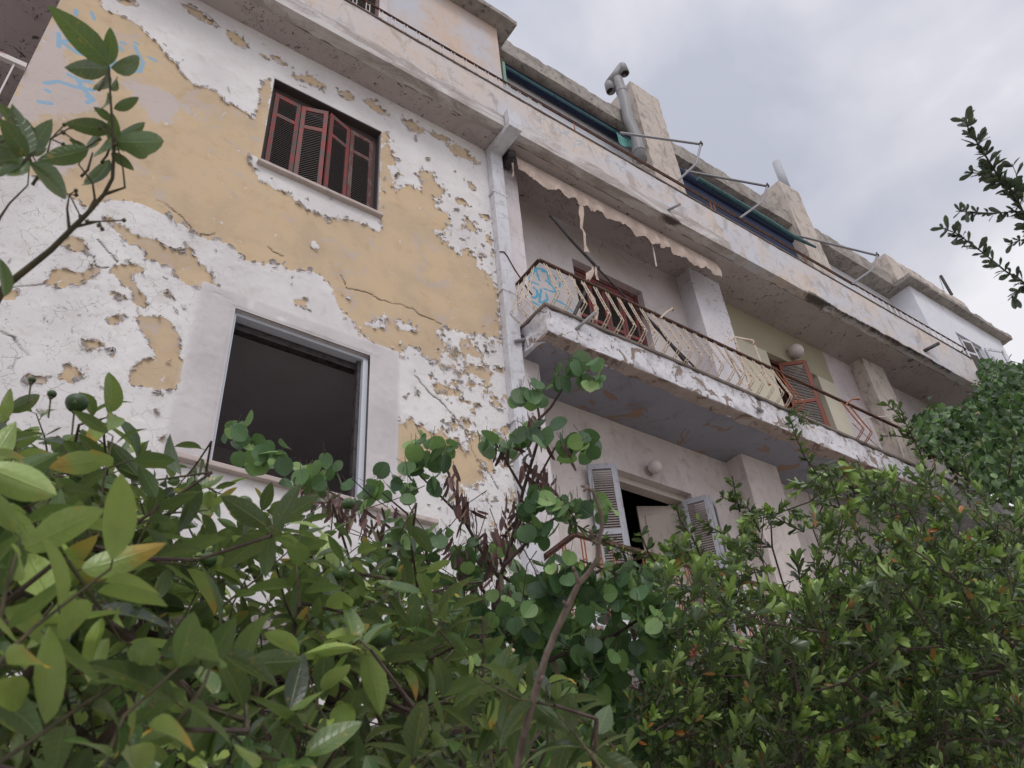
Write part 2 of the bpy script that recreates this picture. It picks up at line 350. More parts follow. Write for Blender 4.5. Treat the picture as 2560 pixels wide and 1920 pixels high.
# ------------------------------------------------------------------ mesh builder
class MB:
    def __init__(s): s.v = []; s.f = []
    def box(s, x0, x1, y0, y1, z0, z1, rot=None, piv=None):
        b = len(s.v)
        P = [Vector((x, y, z)) for z in (z0, z1) for (x, y) in ((x0, y0), (x1, y0), (x1, y1), (x0, y1))]
        if rot is not None:
            pv = Vector(piv); P = [rot @ (p - pv) + pv for p in P]
        s.v += [tuple(p) for p in P]
        s.f += [tuple(b + i for i in f) for f in ((0, 3, 2, 1), (4, 5, 6, 7), (0, 1, 5, 4), (1, 2, 6, 5), (2, 3, 7, 6), (3, 0, 4, 7))]
    def quad(s, *P):
        b = len(s.v); s.v += [tuple(p) for p in P]; s.f.append(tuple(range(b, b + len(P))))
    def tube(s, pts, r, n=8, cap=True):
        pts = [Vector(p) for p in pts]; rs = r if isinstance(r, (list, tuple)) else [r] * len(pts)
        b = len(s.v); up = Vector((.13, .31, .94))
        for i, p in enumerate(pts):
            t = (pts[min(i + 1, len(pts) - 1)] - pts[max(i - 1, 0)]).normalized()
            a = t.cross(up)
            if a.length < .1: a = t.cross(Vector((1, 0, 0)))
            a.normalize(); c = t.cross(a)
            for k in range(n):
                q = 2 * PI * k / n; s.v.append(tuple(p + (a * math.cos(q) + c * math.sin(q)) * rs[i]))
        for i in range(len(pts) - 1):
            for k in range(n):
                s.f.append((b + i * n + k, b + i * n + (k + 1) % n, b + (i + 1) * n + (k + 1) % n, b + (i + 1) * n + k))
        if cap:
            s.f.append(tuple(b + k for k in range(n))[::-1]); s.f.append(tuple(b + (len(pts) - 1) * n + k for k in range(n)))
    def bar(s, p, q, w, h):
        p = Vector(p); q = Vector(q); t = (q - p).normalized(); u = Vector((0, 0, 1)); a = t.cross(u)
        if a.length < .2: a = t.cross(Vector((0, 1, 0)))
        a.normalize(); c = t.cross(a).normalized(); b = len(s.v)
        for e in (p, q):
            for (i, j) in ((-1, -1), (1, -1), (1, 1), (-1, 1)): s.v.append(tuple(e + a * i * w / 2 + c * j * h / 2))
        s.f += [tuple(b + i for i in f) for f in ((0, 3, 2, 1), (4, 5, 6, 7), (0, 1, 5, 4), (1, 2, 6, 5), (2, 3, 7, 6), (3, 0, 4, 7))]
    def sphere(s, c, r, nu=16, nv=10, sz=1.0):
        b = len(s.v); c = Vector(c)
        for j in range(nv + 1):
            th = PI * j / nv
            for i in range(nu): s.v.append(tuple(c + Vector((math.sin(th) * math.cos(2 * PI * i / nu), math.sin(th) * math.sin(2 * PI * i / nu), math.cos(th) * sz)) * r))
        for j in range(nv):
            for i in range(nu): s.f.append((b + j * nu + i, b + (j + 1) * nu + i, b + (j + 1) * nu + (i + 1) % nu, b + j * nu + (i + 1) % nu))
    def build(s, name, mat, parent=None, bevel=0, smooth=False, recalc=True):
        me = bpy.data.meshes.new(name); me.from_pydata(s.v, [], s.f); me.materials.append(mat)
        if smooth: me.polygons.foreach_set('use_smooth', [True] * len(me.polygons))
        if recalc:
            import bmesh
            bm = bmesh.new(); bm.from_mesh(me); bmesh.ops.recalc_face_normals(bm, faces=bm.faces); bm.to_mesh(me); bm.free()
        me.update(); o = bpy.data.objects.new(name, me); link(o, parent)
        if bevel:
            b = o.modifiers.new('bevel', 'BEVEL'); b.width = bevel; b.segments = 2; b.limit_method = 'ANGLE'
        return o
def link(o, parent=None):
    C.objects.link(o)
    if parent is not None:
        o.parent = parent
        if parent.type == 'EMPTY': o.location = -Vector(parent.location)
    return o
def tag(o, label=None, cat=None, group=None, kind=None):
    if label: o['label'] = label
    if cat: o['category'] = cat
    if group: o['group'] = group
    if kind: o['kind'] = kind
    return o
def empty(name, loc, label, cat, group=None):
    o = bpy.data.objects.new(name, None); C.objects.link(o); o.location = loc; o.empty_display_size = .2
    return tag(o, label, cat, group)
def npmesh(name, v, f, mat, parent=None, attrs=None, smooth=False):
    me = bpy.data.meshes.new(name); nv = len(v); nf = len(f); k = f.shape[1]
    me.vertices.add(nv); me.vertices.foreach_set('co', np.asarray(v, np.float32).ravel())
    me.loops.add(nf * k); me.loops.foreach_set('vertex_index', np.asarray(f, np.int32).ravel())
    me.polygons.add(nf); me.polygons.foreach_set('loop_start', np.arange(0, nf * k, k, dtype=np.int32)); me.polygons.foreach_set('loop_total', np.full(nf, k, np.int32))
    me.update(calc_edges=True); me.materials.append(mat)
    for a, d in (attrs or {}).items():
        at = me.attributes.new(a, 'FLOAT', 'POINT'); at.data.foreach_set('value', np.asarray(d, np.float32).ravel())
    if smooth: me.polygons.foreach_set('use_smooth', np.ones(nf, bool))
    o = bpy.data.objects.new(name, me); link(o, parent); return o
def wallgrid(name, mat, parent, x0, x1, z0, z1, res, holes, fieldfn, Y=0.):
    """front sheet of a wall on a fine grid, lines snapped to the openings; fieldfn(X, Z) -> (dy, attrs)"""
    def axis(a, b, cuts):
        cuts = sorted({a, b, *[c for c in cuts if a < c < b]}); L = []
        for p, q in zip(cuts[:-1], cuts[1:]): n = max(1, int(round((q - p) / res))); L += list(np.linspace(p, q, n + 1)[:-1])
        return np.array(L + [b])
    xs = axis(x0, x1, [v for h in holes for v in h[:2]]); zs = axis(z0, z1, [v for h in holes for v in h[2:]])
    X, Z = np.meshgrid(xs, zs, indexing='ij'); dy, at = fieldfn(X, Z)
    for h in holes:
        e = (X > h[0] - .02) & (X < h[1] + .02) & (Z > h[2] - .02) & (Z < h[3] + .02); dy = np.where(e, -.002, dy)
    v = np.stack([X, Y + dy, Z], -1).reshape(-1, 3); nx, nz = X.shape
    I = np.arange(nx * nz).reshape(nx, nz)
    f = np.stack([I[:-1, :-1], I[1:, :-1], I[1:, 1:], I[:-1, 1:]], -1)
    cx = (X[:-1, :-1] + X[1:, 1:]) / 2; cz = (Z[:-1, :-1] + Z[1:, 1:]) / 2; keep = np.ones(cx.shape, bool)
    for h in holes: keep &= ~((cx > h[0]) & (cx < h[1]) & (cz > h[2]) & (cz < h[3]))
    return npmesh(name, v, f[keep].reshape(-1, 4), mat, parent, {k: a.ravel() for k, a in at.items()}), X, Z
def roughbox(name, mat, parent, x0, x1, y0, y1, z0, z1, res=.05, amp=.006, fn=None, fields=None):
    """a box of cast render: every face gridded, the surface uneven, edges worn"""
    V = []; F = []; b = 0
    def face(o, u, w):
        nonlocal b
        lu = np.linalg.norm(u); lw = np.linalg.norm(w); nu = max(1, int(lu / res)); nw = max(1, int(lw / res))
        a = np.linspace(0, 1, nu + 1)[:, None, None]; c = np.linspace(0, 1, nw + 1)[None, :, None]
        P = (np.array(o) + a * np.array(u) + c * np.array(w)).reshape(-1, 3); I = np.arange(len(P)).reshape(nu + 1, nw + 1) + b
        F.append(np.stack([I[:-1, :-1], I[1:, :-1], I[1:, 1:], I[:-1, 1:]], -1).reshape(-1, 4)); V.append(P); b += len(P)
    X, Y_, Z = x1 - x0, y1 - y0, z1 - z0
    face((x0, y0, z0), (X, 0, 0), (0, 0, Z)); face((x1, y1, z0), (-X, 0, 0), (0, 0, Z)); face((x1, y0, z0), (0, Y_, 0), (0, 0, Z)); face((x0, y1, z0), (0, -Y_, 0), (0, 0, Z))
    face((x0, y0, z1), (X, 0, 0), (0, Y_, 0)); face((x0, y1, z0), (X, 0, 0), (0, -Y_, 0))
    v = np.concatenate(V); f = np.concatenate(F)
    at = {k: g(v) for k, g in (fields or {}).items()}
    d = np.stack([vn3(v + o, 3.1) * .6 + vn3(v + o, 11) * .4 for o in (0, 20, 40)], -1) * amp
    # worn edges: pull corners in where noise is strong
    ex = np.minimum(v[:, 0] - x0, x1 - v[:, 0]); ey = np.minimum(v[:, 1] - y0, y1 - v[:, 1]); ez = np.minimum(v[:, 2] - z0, z1 - v[:, 2])
    edge = ((ex < .02).astype(int) + (ey < .02) + (ez < .02)) >= 2
    k = np.clip(vn3(v, 9) + .1, 0, 1) * amp * 2.5 * edge; cen = np.array([(x0 + x1) / 2, (y0 + y1) / 2, (z0 + z1) / 2])
    sg = np.sign(cen - v); v2 = v + d; v2[:, 1] += sg[:, 1] * k; v2[:, 2] += sg[:, 2] * k
    if fn is not None: v2 = fn(v, v2)
    return npmesh(name, v2, f, mat, parent, at, smooth=False)

# ------------------------------------------------------------------ key dimensions (metres, measured on the photo's planes)
ZS, ZF, XE = 8.22, 8.95, 13.9          # overhang soffit, top of its fascia, its right end
YF, YB, YP = -.40, .38, .14            # fascia plane, recessed wall plane, pilaster plane
K1 = (0, 0, .3888); K2 = (600, 0, .3888); K3 = (700, 600, .3888); K4 = (0, 600, .3888)
A4 = (600, 0, .18083); B4 = (1000, 0, .18083); C4 = (1100, 240, .18083); E4 = (1480, 100, .18083); F4 = (1800, 400, .18083)
G4 = (2160, 600, .18083); H4 = (1240, 600, .18083); Q4 = (1840, 760, .18083); R4 = (1560, 640, .18083); S4 = (1480, 440, .18083)
T4 = (1200, 100, .3888); X4 = (1900, 700, .3014); Z4 = (1200, 560, .3436); M4 = (1300, 1050, .3917); U4 = (1700, 240, .4823)
def PY(o, pts, Y=0.):
    r = []
    for p in pts:
        q = onY(*crop(o, p), Y); r.append((q[0], q[2]))
    return r

ground = MB(); ground.quad((-150, -150, GROUND), (150, -150, GROUND), (150, 150, GROUND), (-150, 150, GROUND))
tag(ground.build('ground', M['ground']), kind='structure')

bld = empty('apartment_building', (2.0, 0, GROUND), 'old four storey block of flats with flaking white and ochre walls', 'building')
#==MAINWALL
O = [  # ochre areas (union), traced on the wall
 PY(K1, [(380,-200),(600,-150),(640,0),(655,55),(740,95),(830,130),(900,170),(930,220),(1000,260),(1050,340),(1110,395),(1165,470),(1250,550),(1340,575),(1400,590),(1440,650),(1530,690),(1600,750),(1660,790),(1640,740),(1690,600),(1695,520),(1740,500),(1740,560),(1690,1040),(1630,990),(1575,1015),(1600,1060),(1650,1085),(1650,1150),(1760,1215),(1850,1240),(1900,1290),(1960,1350),(2100,1410),(2250,1440)])
 + PY(K2, [(480,1370),(600,1420),(700,1410),(800,1450),(880,1490),(905,1480),(903,1400),(905,850),(950,860),(960,930),(1000,1040),(960,1085),(975,1150),(1010,1225),(1090,1185),(1170,1235),(1150,1150),(1145,1100),(1230,1100),(1250,1160),(1310,1230),(1290,1290),(1240,1270),(1260,1335),(1330,1370),(1350,1440),(1300,1490),(1240,1470),(1290,1540),(1350,1570),(1390,1640)])
 + PY(K3, [(1080,120),(1200,85),(1260,115),(1260,185),(1310,205),(1340,260),(1385,310),(1400,420),(1412,580),(1395,625),(1300,622),(1200,600),(1100,570),(1000,560),(990,600),(1040,640),(1030,740),(1020,790),(940,760),(890,710),(830,675),(770,705),(765,765),(715,770),(670,730),(640,690),(560,640),(500,590),(440,490),(355,395),(355,370),(310,290),(280,240),(200,200),(130,190),(60,200),(0,150)])
 + PY(K4, [(1700,150),(1600,140),(1555,90),(1450,20),(1300,-20)]) + PY(K1, [(1250,1520),(1180,1440),(1110,1410),(1000,1350),(870,1300),(790,1290),(700,1285),(560,1330),(470,1270),(290,1180),(180,1120),(0,1100),(-200,1050),(-300,300)]),
 PY(K1, [(640,1390),(700,1400),(790,1460),(850,1500),(950,1530),(1110,1600),(1190,1650)]) + PY(K4, [(1190,0),(1240,90),(1300,160),(1365,230),(1370,330),(1200,290),(1130,250),(1110,170),(980,150),(930,100),(850,0)]) + PY(K1, [(850,1600),(760,1500),(700,1440)]),
]
for q in [[(390,20),(460,-20),(540,0),(570,60),(600,100),(540,90),(450,80)],[(330,190),(430,180),(520,220),(640,180),(680,190),(630,230),(530,260),(510,300),(440,270),(420,320),(340,300),(300,290)],
 [(710,180),(780,150),(910,170),(940,210),(880,210),(850,250),(900,330),(950,430),(880,430),(840,330),(780,270),(730,210)],[(690,300),(740,340),(800,350),(810,380),(750,390),(700,340)],[(690,500),(820,480),(800,520),(740,560),(680,540)],
 [(870,500),(1000,490),(1080,520),(1140,600),(1160,680),(1140,720),(1180,780),(1180,860),(1200,910),(1120,960),(990,950),(900,950),(830,910),(850,860),(880,800),(970,750),(1050,775),(980,690),(930,600),(880,560)],
 [(520,610),(560,650),(670,650),(680,680),(600,700),(570,750),(530,720)],[(420,790),(510,830),(525,900),(440,920),(395,900)],[(160,860),(220,870),(310,900),(320,940),(220,930),(150,940)],[(0,320),(120,320),(90,400),(20,380)],
 [(630,890),(680,960),(740,1050),(690,1010),(640,930)],[(1040,310),(1100,340),(1110,380),(1070,370)],[(1120,440),(1150,450),(1145,500),(1120,490)],[(980,1090),(1030,1100),(1020,1140),(990,1130)],[(1120,1180),(1160,1200),(1150,1240)],
 [(1000,1260),(1080,1255),(1160,1300),(1200,1350),(1100,1330),(1000,1300)],[(540,790),(620,820),(600,840),(550,830)],[(690,690),(750,700),(730,725)],[(700,750),(760,765),(740,790)],[(1140,1050),(1180,1060),(1160,1110),(1140,1090)],[(200,1100),(330,1080),(300,1150)]]:
    O.append(PY(K4, q))
for q in [[(720,1040),(740,1060),(750,1180),(790,1190),(830,1150),(880,1180),(960,1240),(1010,1260),(1040,1200),(1050,1260),(1140,1280),(1160,1340),(1200,1370),(1210,1280),(1240,1220),(1330,1310),(1370,1480),(1300,1460),(1250,1400),(1310,1540),(1200,1600),(1080,1540),(1040,1460),(980,1400),(900,1420),(780,1440),(780,1530),(720,1540),(710,1380),(700,1200)],
 [(1160,640),(1220,660),(1200,700),(1160,680)],[(1180,790),(1250,800),(1320,790),(1350,850),(1350,960),(1300,900),(1240,850),(1200,870)],[(1340,960),(1410,1020),(1400,1070),(1350,1020)],[(950,890),(1000,930),(1090,950),(1130,970),(1110,1020),(1060,980),(990,960)],
 [(1200,890),(1255,910),(1245,955),(1210,930)],[(1375,780),(1415,840),(1400,870),(1380,850)],[(780,1000),(830,1000),(820,1030),(790,1020)],[(80,390),(200,385),(140,440),(100,430)],[(1050,700),(1140,680),(1160,740),(1100,770)],[(1060,800),(1130,800),(1110,840)],[(1420,1200),(1470,1190),(1470,1250),(1420,1260)],[(1150,1140),(1200,1150),(1180,1200)]]:
    O.append(PY(K3, q))
for q in [[(150,520),(200,530),(190,600),(160,700),(130,750),(100,720)],[(320,480),(450,490),(560,560),(540,580),(440,540),(350,510)],[(610,580),(700,590),(760,640),(700,660),(640,620)],[(780,640),(870,660),(960,750),(900,740),(830,690)],
 [(1030,770),(1100,780),(1190,840),(1170,865),(1090,830)],[(1220,850),(1340,880),(1350,910),(1270,900)],[(1330,940),(1390,930),(1480,1000),(1550,1050),(1530,1060),(1440,1020),(1360,980)],[(1460,1160),(1500,1190),(1530,1230),(1490,1230)],
 [(100,335),(170,360),(180,390)],[(180,350),(250,370),(310,420),(280,430),(220,390)],[(1370,1280),(1430,1280),(1470,1330),(1400,1310)],[(1440,1380),(1490,1440),(1520,1500),(1450,1470)],[(1500,1360),(1590,1390),(1600,1430)],[(1560,1480),(1620,1560),(1600,1590)],[(1180,1010),(1230,1020),(1210,1050)],[(-60,210),(0,240),(60,310),(0,300)]]:
    O.append(PY(K2, q))
for q in [[(1450,190),(1530,230),(1570,290),(1600,310),(1530,300),(1460,240)],[(1160,20),(1250,60),(1400,170),(1340,160),(1220,90),(1170,40)],[(740,0),(880,0),(880,40),(800,45)]]:
    O.append(PY(K1, q))
WH = [PY(K4, [(1070,770),(1110,760),(1110,800),(1080,810)]), PY(K4, [(960,890),(1000,880),(990,920)]), PY(K2, [(440,1560),(490,1550),(510,1610),(460,1600)]),
      PY(K3, [(500,530),(620,520),(650,460),(690,500),(690,580),(600,560)]), PY(K3, [(740,500),(800,540),(920,570),(900,590),(770,580)]), PY(K3, [(380,320),(470,380),(460,400),(390,350)]), PY(K3, [(620,40),(670,50),(650,90)]), PY(K3, [(190,10),(250,50),(240,80),(190,40)]),
      PY(K3, [(1280,20),(1360,30),(1380,180),(1300,150)])]
SM = [PY(K1, [(330,150),(450,160),(420,320),(450,480),(640,600),(640,700),(470,730),(250,760),(180,780),(0,800),(100,600),(250,300)]), PY(K1, [(770,480),(1000,560),(1160,640),(1180,720),(1030,820),(900,700),(830,600)]), PY(K1, [(1210,680),(1340,680),(1310,830)]), PY(K1, [(200,820),(420,900),(500,1100),(300,1120),(50,1000)]), PY(K1, [(1180,1040),(1260,1060),(1240,1130)])]
GR = [(K1, q) for q in [[(490,65),(488,95)],[(590,80),(605,125)],[(378,215),(378,300)],[(380,265),(460,262)],[(400,270),(490,340),(520,350)],[(485,290),(500,340)],[(530,310),(550,350),(620,370),(660,400)],[(590,330),(620,300)],
      [(765,300),(785,325)],[(780,275),(800,280)],[(870,275),(885,283)],[(870,300),(890,350),(920,400),(900,460),(870,460),(850,410)],[(290,535),(380,525),(480,560),(600,580)],[(300,580),(315,590)],[(440,480),(500,510),(520,560),(600,640)],[(250,655),(330,665)],[(560,620),(600,640),(560,660)],[(740,360),(720,430),(650,470)],[(960,370),(1000,390)],[(520,520),(590,530)]]]
CRK = [(K3, [(390,230),(430,310),(500,325),(560,340),(640,380),(700,400),(780,420),(850,440),(900,480),(950,500),(1040,540)]), (K1, [(1000,1280),(1050,1300),(1100,1340),(1200,1430),(1240,1480),(1300,1510),(1340,1515),(1380,1500)]), (K3, [(860,870),(950,970),(1060,1070),(1110,1130),(1190,1230),(1260,1400),(1330,1480),(1400,1600)]),
       (K4, [(1370,330),(1440,370),(1510,410)]), (K4, [(600,100),(610,170),(690,180)]), (K4, [(630,0),(700,80),(760,140)]), (K1, [(1720,1590),(1760,1620),(1820,1645)]), (K4, [(0,590),(80,620),(110,670),(180,750)]), (K4, [(880,430),(895,490)]), (K1, [(1160,25),(1330,90),(1410,170)]), (K4, [(0,310),(220,290),(300,280)])]
HW = (1.25, 2.42, 6.29, 7.60)      # shuttered window opening
LW = (1.255, 2.39, 3.16, 4.54)     # empty window opening
GW = (.62, 2.05, .3, 1.92)         # ground floor window opening
WX0, WX1, WZ0, WZ1 = -.60, 3.90, 1.0, ZS
def mainfields(X, Z):
    mask = np.zeros(X.shape)
    for P in O: mask[inpoly(X, Z, P)] = 1
    for P in WH: mask[inpoly(X, Z, P)] = 0
    soft = blur(mask, 1) * .4 + blur(mask, 3) * .6
    wide = blur(mask, 11); nearb = wide * (1 - wide) * 4
    F = (soft - .44) * 1.0 + fbm2(X, Z, 10, 6, .85) * np.where(X < 1.2, .7, .75) + nearb * (fbm2(X + 4, Z + 8, 22, 4, .8)) * np.clip(.25 + (X - .8) * .45, .25, .95)
    # small scattered losses near the pipe and low on the wall
    zone = np.clip((X - 2.6) / .8, 0, 1) * np.clip((6.9 - Z) / .5, 0, 1)
    F = np.where(mask < .5, F + zone * np.clip(fbm2(X + 9, Z, 14, 4, .6) - .12, 0, 1) * 2.2, F)
    sm = np.zeros(X.shape)
    for P in SM: sm[inpoly(X, Z, P)] = 1
    sm = blur(sm, 6)
    g = np.zeros(X.shape)
    for o, q in GR: g = np.maximum(g, np.clip(2.0 - segdist(X, Z, PY(o, q)) / .013, 0, 1))
    jx = X + fbm2(X, Z, 14, 3) * .02; jz = Z + fbm2(X + 5, Z, 14, 3) * .02
    c = np.zeros(X.shape)
    for o, q in CRK: c = np.maximum(c, np.clip(1.5 - segdist(jx, jz, PY(o, q)) / .006, 0, 1) * np.clip(vn2(X, Z, 6) * 2, .3, 1))
    ckl = np.clip(1.2 - (X - .3) / 1.2, .15, 1) * np.clip((6.6 - Z) / .4, 0, 1); ckl = np.maximum(ckl, zone * .9)
    cl = np.zeros(X.shape)
    band = (X > .95) & (X < 2.66) & (Z > 3.10) & (Z < 4.68) & ~((X < 1.3 - (Z - 4.0) * .05) & (fbm2(X, Z, 5) > .6))
    cl[band & (X > .955 + .02 * (Z - 3.1) + .03 * fbm2(X, Z, 12, 4, .7))] = 1
    cl = np.where((Z > 4.54) & (fbm2(X, Z, 6, 4) > .25), 0, cl); cl = blur(cl, 1)
    F = np.where(cl > .5, -.6, F)
    surr = np.clip(np.minimum(np.minimum(X - 1.245, 2.45 - X), 7.62 - Z) / .02, 0, 1)
    white = np.clip(.5 - F * 8, 0, 1)
    dy = -.004 * white - fbm2(X, Z, 2.2, 3) * .004 - white * np.clip(fbm2(X + 3, Z + 2, 12, 3), 0, 1) * .006 - cl * .003 + c * .004
    mainfields.F = F
    return dy, dict(peel=F, graffiti=g, crack=c, smear=sm, crackle=ckl, clean=cl)
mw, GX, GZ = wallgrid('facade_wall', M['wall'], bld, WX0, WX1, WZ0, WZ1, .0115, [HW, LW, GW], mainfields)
mw['label'] = 'flaking white paint over ochre render'
GF = mainfields.F
# lower strip and body of the wall behind the sheet
mb = MB(); mb.box(WX0, WX1, 0, .22, GROUND, WZ0 - .7)
for (a, b_, c_, d_) in ((WX0, GW[0], .3, WZ1), (GW[0], HW[0], GW[3], WZ1), (HW[0], HW[1], GW[3], LW[2]), (HW[0], HW[1], LW[3], HW[2]), (HW[0], HW[1], HW[3], WZ1), (HW[1], WX1, GW[3], WZ1), (GW[1], WX1, .3, GW[3])):
    mb.box(a, b_, .012, .22, c_, d_)
mb.box(WX0, GW[0], 0, .012, .3, WZ0); mb.box(GW[1], WX1, 0, .012, .3, WZ0)
mb.build('wall_body', M['white_wall'], bld)
# curled paint flakes along the torn edges of the film
def flakes():
    rs = np.random.RandomState(3); gx, gz = np.gradient(GF); cand = np.argwhere((np.abs(GF) < .07) & (GX > WX0 + .05) & (GX < WX1 - .05) & (GZ > 2.2) & (GZ < ZS - .1))
    V = []; Fc = []; b = 0
    for (i, j) in cand[rs.choice(len(cand), min(2000, len(cand)), replace=False)]:
        n = np.array([gx[i, j], gz[i, j]]); L = np.hypot(*n)
        if L < 1e-4: continue
        n /= L; t = np.array([-n[1], n[0]]); x, z = GX[i, j], GZ[i, j]
        if any(h[0] - .04 < x < h[1] + .04 and h[2] - .04 < z < h[3] + .06 for h in (HW, LW)): continue
        w = rs.uniform(.008, .026) * (1.6 if rs.rand() < .12 else 1); l = rs.uniform(.006, .022) * (1.9 if rs.rand() < .15 else 1); curl = rs.uniform(.3, 1.3)
        rows = []
        for k in range(4):
            u = k / 3; out_ = -math.sin(u * curl * 1.3) * l * .9 - .007; al = math.cos(u * curl) * u * l - .006
            ww = w * (1 - u * rs.uniform(.1, .6))
            for s in (-1, 0, 1):
                p = n * al + t * (s * ww + rs.uniform(-.15, .15) * w); rows.append((x + p[0], out_ + abs(s) * rs.uniform(-.002, .002), z + p[1]))
        V += rows
        for k in range(3):
            for s in (0, 1): a = b + k * 3 + s; Fc.append((a, a + 1, a + 4, a + 3))
        b += 12
    o = npmesh('paint_flakes', np.array(V), np.array(Fc), M['flake'], bld, smooth=True); o['kind'] = 'stuff'
fm = Mat('curled_paint_film', .85); fm.col(fm.mix(fm.step(fm.noise(20), .4, .6), lin('cfccd0'), lin('a89f98'))); M['flake'] = fm.m
flakes()

# ---- openings of the main wall
def room(x0, x1, y0, y1, z0, z1, mat, name='room_interior'):
    m = MB()
    for q in (((x0, y1, z0), (x1, y1, z0), (x1, y1, z1), (x0, y1, z1)), ((x0, y0, z0), (x0, y1, z0), (x0, y1, z1), (x0, y0, z1)), ((x1, y0, z0), (x1, y1, z0), (x1, y1, z1), (x1, y0, z1)),
              ((x0, y0, z0), (x1, y0, z0), (x1, y1, z0), (x0, y1, z0)), ((x0, y0, z1), (x1, y0, z1), (x1, y1, z1), (x0, y1, z1))): m.quad(*q)
    return m.build(name, mat, bld, recalc=False)
room(.6, 3.6, .22, 3.2, 2.45, 4.72, M['dark'])
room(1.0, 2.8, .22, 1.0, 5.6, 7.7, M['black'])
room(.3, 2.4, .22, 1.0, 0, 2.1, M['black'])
# empty window: aluminium frame, beam inside
w = MB(); x0, x1, z0, z1 = LW
w.box(x0, x1, .04, .12, z1 - .03, z1); w.box(x0, x0 + .025, .03, .12, z0, z1 - .03); w.box(x1 - .045, x1, .03, .12, z0, z1 - .03); w.box(x0 + .025, x1 - .045, .04, .12, z0, z0 + .03)
win = w.build('window', M['alu'], bld, .003); win['label'] = 'empty window opening with bare white aluminium track'
w = MB()
for k in range(4): w.box(x0 + .02, x1 - .05, .125 + k * .02, .133 + k * .02, z1 - .09, z1 - .03)
w.box(x1 - .075, x1 - .045, .07, .12, z0 + .03, z1 - .03); w.build('track', M['darksteel'], win)
w = MB(); w.box(.97, 2.98, -.06, .0, 3.10, 3.14); w.build('sill', M['sill'], win, .006)
w = MB(); w.box(.65, 3.55, 2.1, 2.3, 4.3, 4.71); w.build('ceiling_beam', M['dark'], bld)
# shuttered window
w = MB(); x0, x1, z0, z1 = HW
w.box(x0 + .012, x0 + .06, .09, .15, z0, z1 - .07); w.box(x1 - .05, x1 - .012, .09, .15, z0, z1 - .07); w.box(x0 + .012, x1 - .012, .09, .17, z1 - .08, z1 - .012); w.box(x0 + .05, x1 - .05, .11, .16, z1 - .13, z1 - .08)
win = w.build('window', M['frame_dark'], bld, .004); win['label'] = 'window closed by four red louvred shutter leaves'
w = MB(); w.box(x0 - .03, x1 + .03, -.055, .03, z0 - .042, z0 - .004); w.build('sill', M['sill'], win, .008)
w = MB(); w.box(x0 + .002, x1 - .002, .004, .2, z1 - .012, z1 - .002); w.box(x0 + .002, x0 + .012, .012, .2, z0, z1 - .012); w.box(x1 - .012, x1 - .002, .03, .2, z0, z1 - .012); w.build('lining', M['frame_dark'], win)
def leaf(parent, p, q, z0, z1, mat, slatmat, name='shutter', split=.70, bot=.06, thick=.028, st=.045, nlab=None, n=26):
    """one louvred leaf standing between plan points p and q"""
    p = Vector((p[0], p[1], 0)); q = Vector((q[0], q[1], 0)); L = (q - p).length; t = (q - p).normalized(); nn = Vector((t.y, -t.x, 0))
    def bx(m, a, b, c, d, e0, e1):
        bb = len(m.v)
        for z in (c, d):
            for (s_, y) in ((a, e0), (b, e0), (b, e1), (a, e1)): v = p + t * s_ + nn * y; m.v.append((v.x, v.y, z))
        m.f += [tuple(bb + i for i in f) for f in ((0, 3, 2, 1), (4, 5, 6, 7), (0, 1, 5, 4), (1, 2, 6, 5), (2, 3, 7, 6), (3, 0, 4, 7))]
    H = z1 - z0; zm = z0 + H * split; h = thick / 2
    m = MB(); bx(m, .002, st, z0, z1, -h, h); bx(m, L - st, L - .002, z0, z1, -h, h); bx(m, st, L - st, z1 - .06, z1, -h, h); bx(m, st, L - st, z0, z0 + bot, -h, h); bx(m, st, L - st, zm, zm + .055, -h, h)
    o = m.build(name, mat, parent, .002)
    m = MB(); k = .0
    for (a, b) in ((z0 + bot, zm), (zm + .055, z1 - .06)):
        c = max(2, int(round((b - a) / .026))); s_ = (b - a) / c
        for i in range(c):
            z = a + i * s_; bb = len(m.v)
            for (yy, zz) in ((h * .7, z + .001), (h * .7, z + .008), (-h * .7, z + s_ * .95 + .004), (-h * .7, z + s_ * .95 - .003)):
                for e_ in (st, L - st): v = p + t * e_ + nn * yy; m.v.append((v.x, v.y, zz))
            m.f += [(bb, bb + 1, bb + 3, bb + 2), (bb + 2, bb + 3, bb + 5, bb + 4), (bb + 4, bb + 5, bb + 7, bb + 6), (bb + 6, bb + 7, bb + 1, bb)]
    s2 = m.build('slats', slatmat, o if parent.type == 'EMPTY' else parent)
    return o
zl0, zl1 = z0 + .012, 7.475
for p, q, mt in (((1.30, .07), (1.572, .075), 'red'), ((1.578, .075), (1.83, -.005), 'red'), ((1.845, -.005), (2.10, .07), 'red'), ((2.105, .07), (2.37, .085), 'reddark')):
    leaf(win, p, q, zl0, zl1, M[mt], M['slat'])
# ground floor window with dark slatted blind
w = MB(); x0, x1, z0, z1 = GW
w.box(x0, x0 + .06, .05, .15, z0, z1); w.box(x1 - .06, x1, .05, .15, z0, z1); w.box(x0 + .06, x1 - .06, .05, .15, z1 - .08, z1)
win = w.build('window', M['frame_dark'], bld); win['label'] = 'ground floor window with a dark slatted blind'
w = MB()
for k in range(34): w.box(x0 + .06, x1 - .06, .10, .115 + .006 * (k % 2), z0 + k * .045, z0 + k * .045 + .038)
w.build('roller_blind', M['slat'], win)
w = MB(); w.box(-.60, 3.7, -.16, 0, 2.03, 2.16); tag(w.build('string_course', M['concrete'], bld, .01))

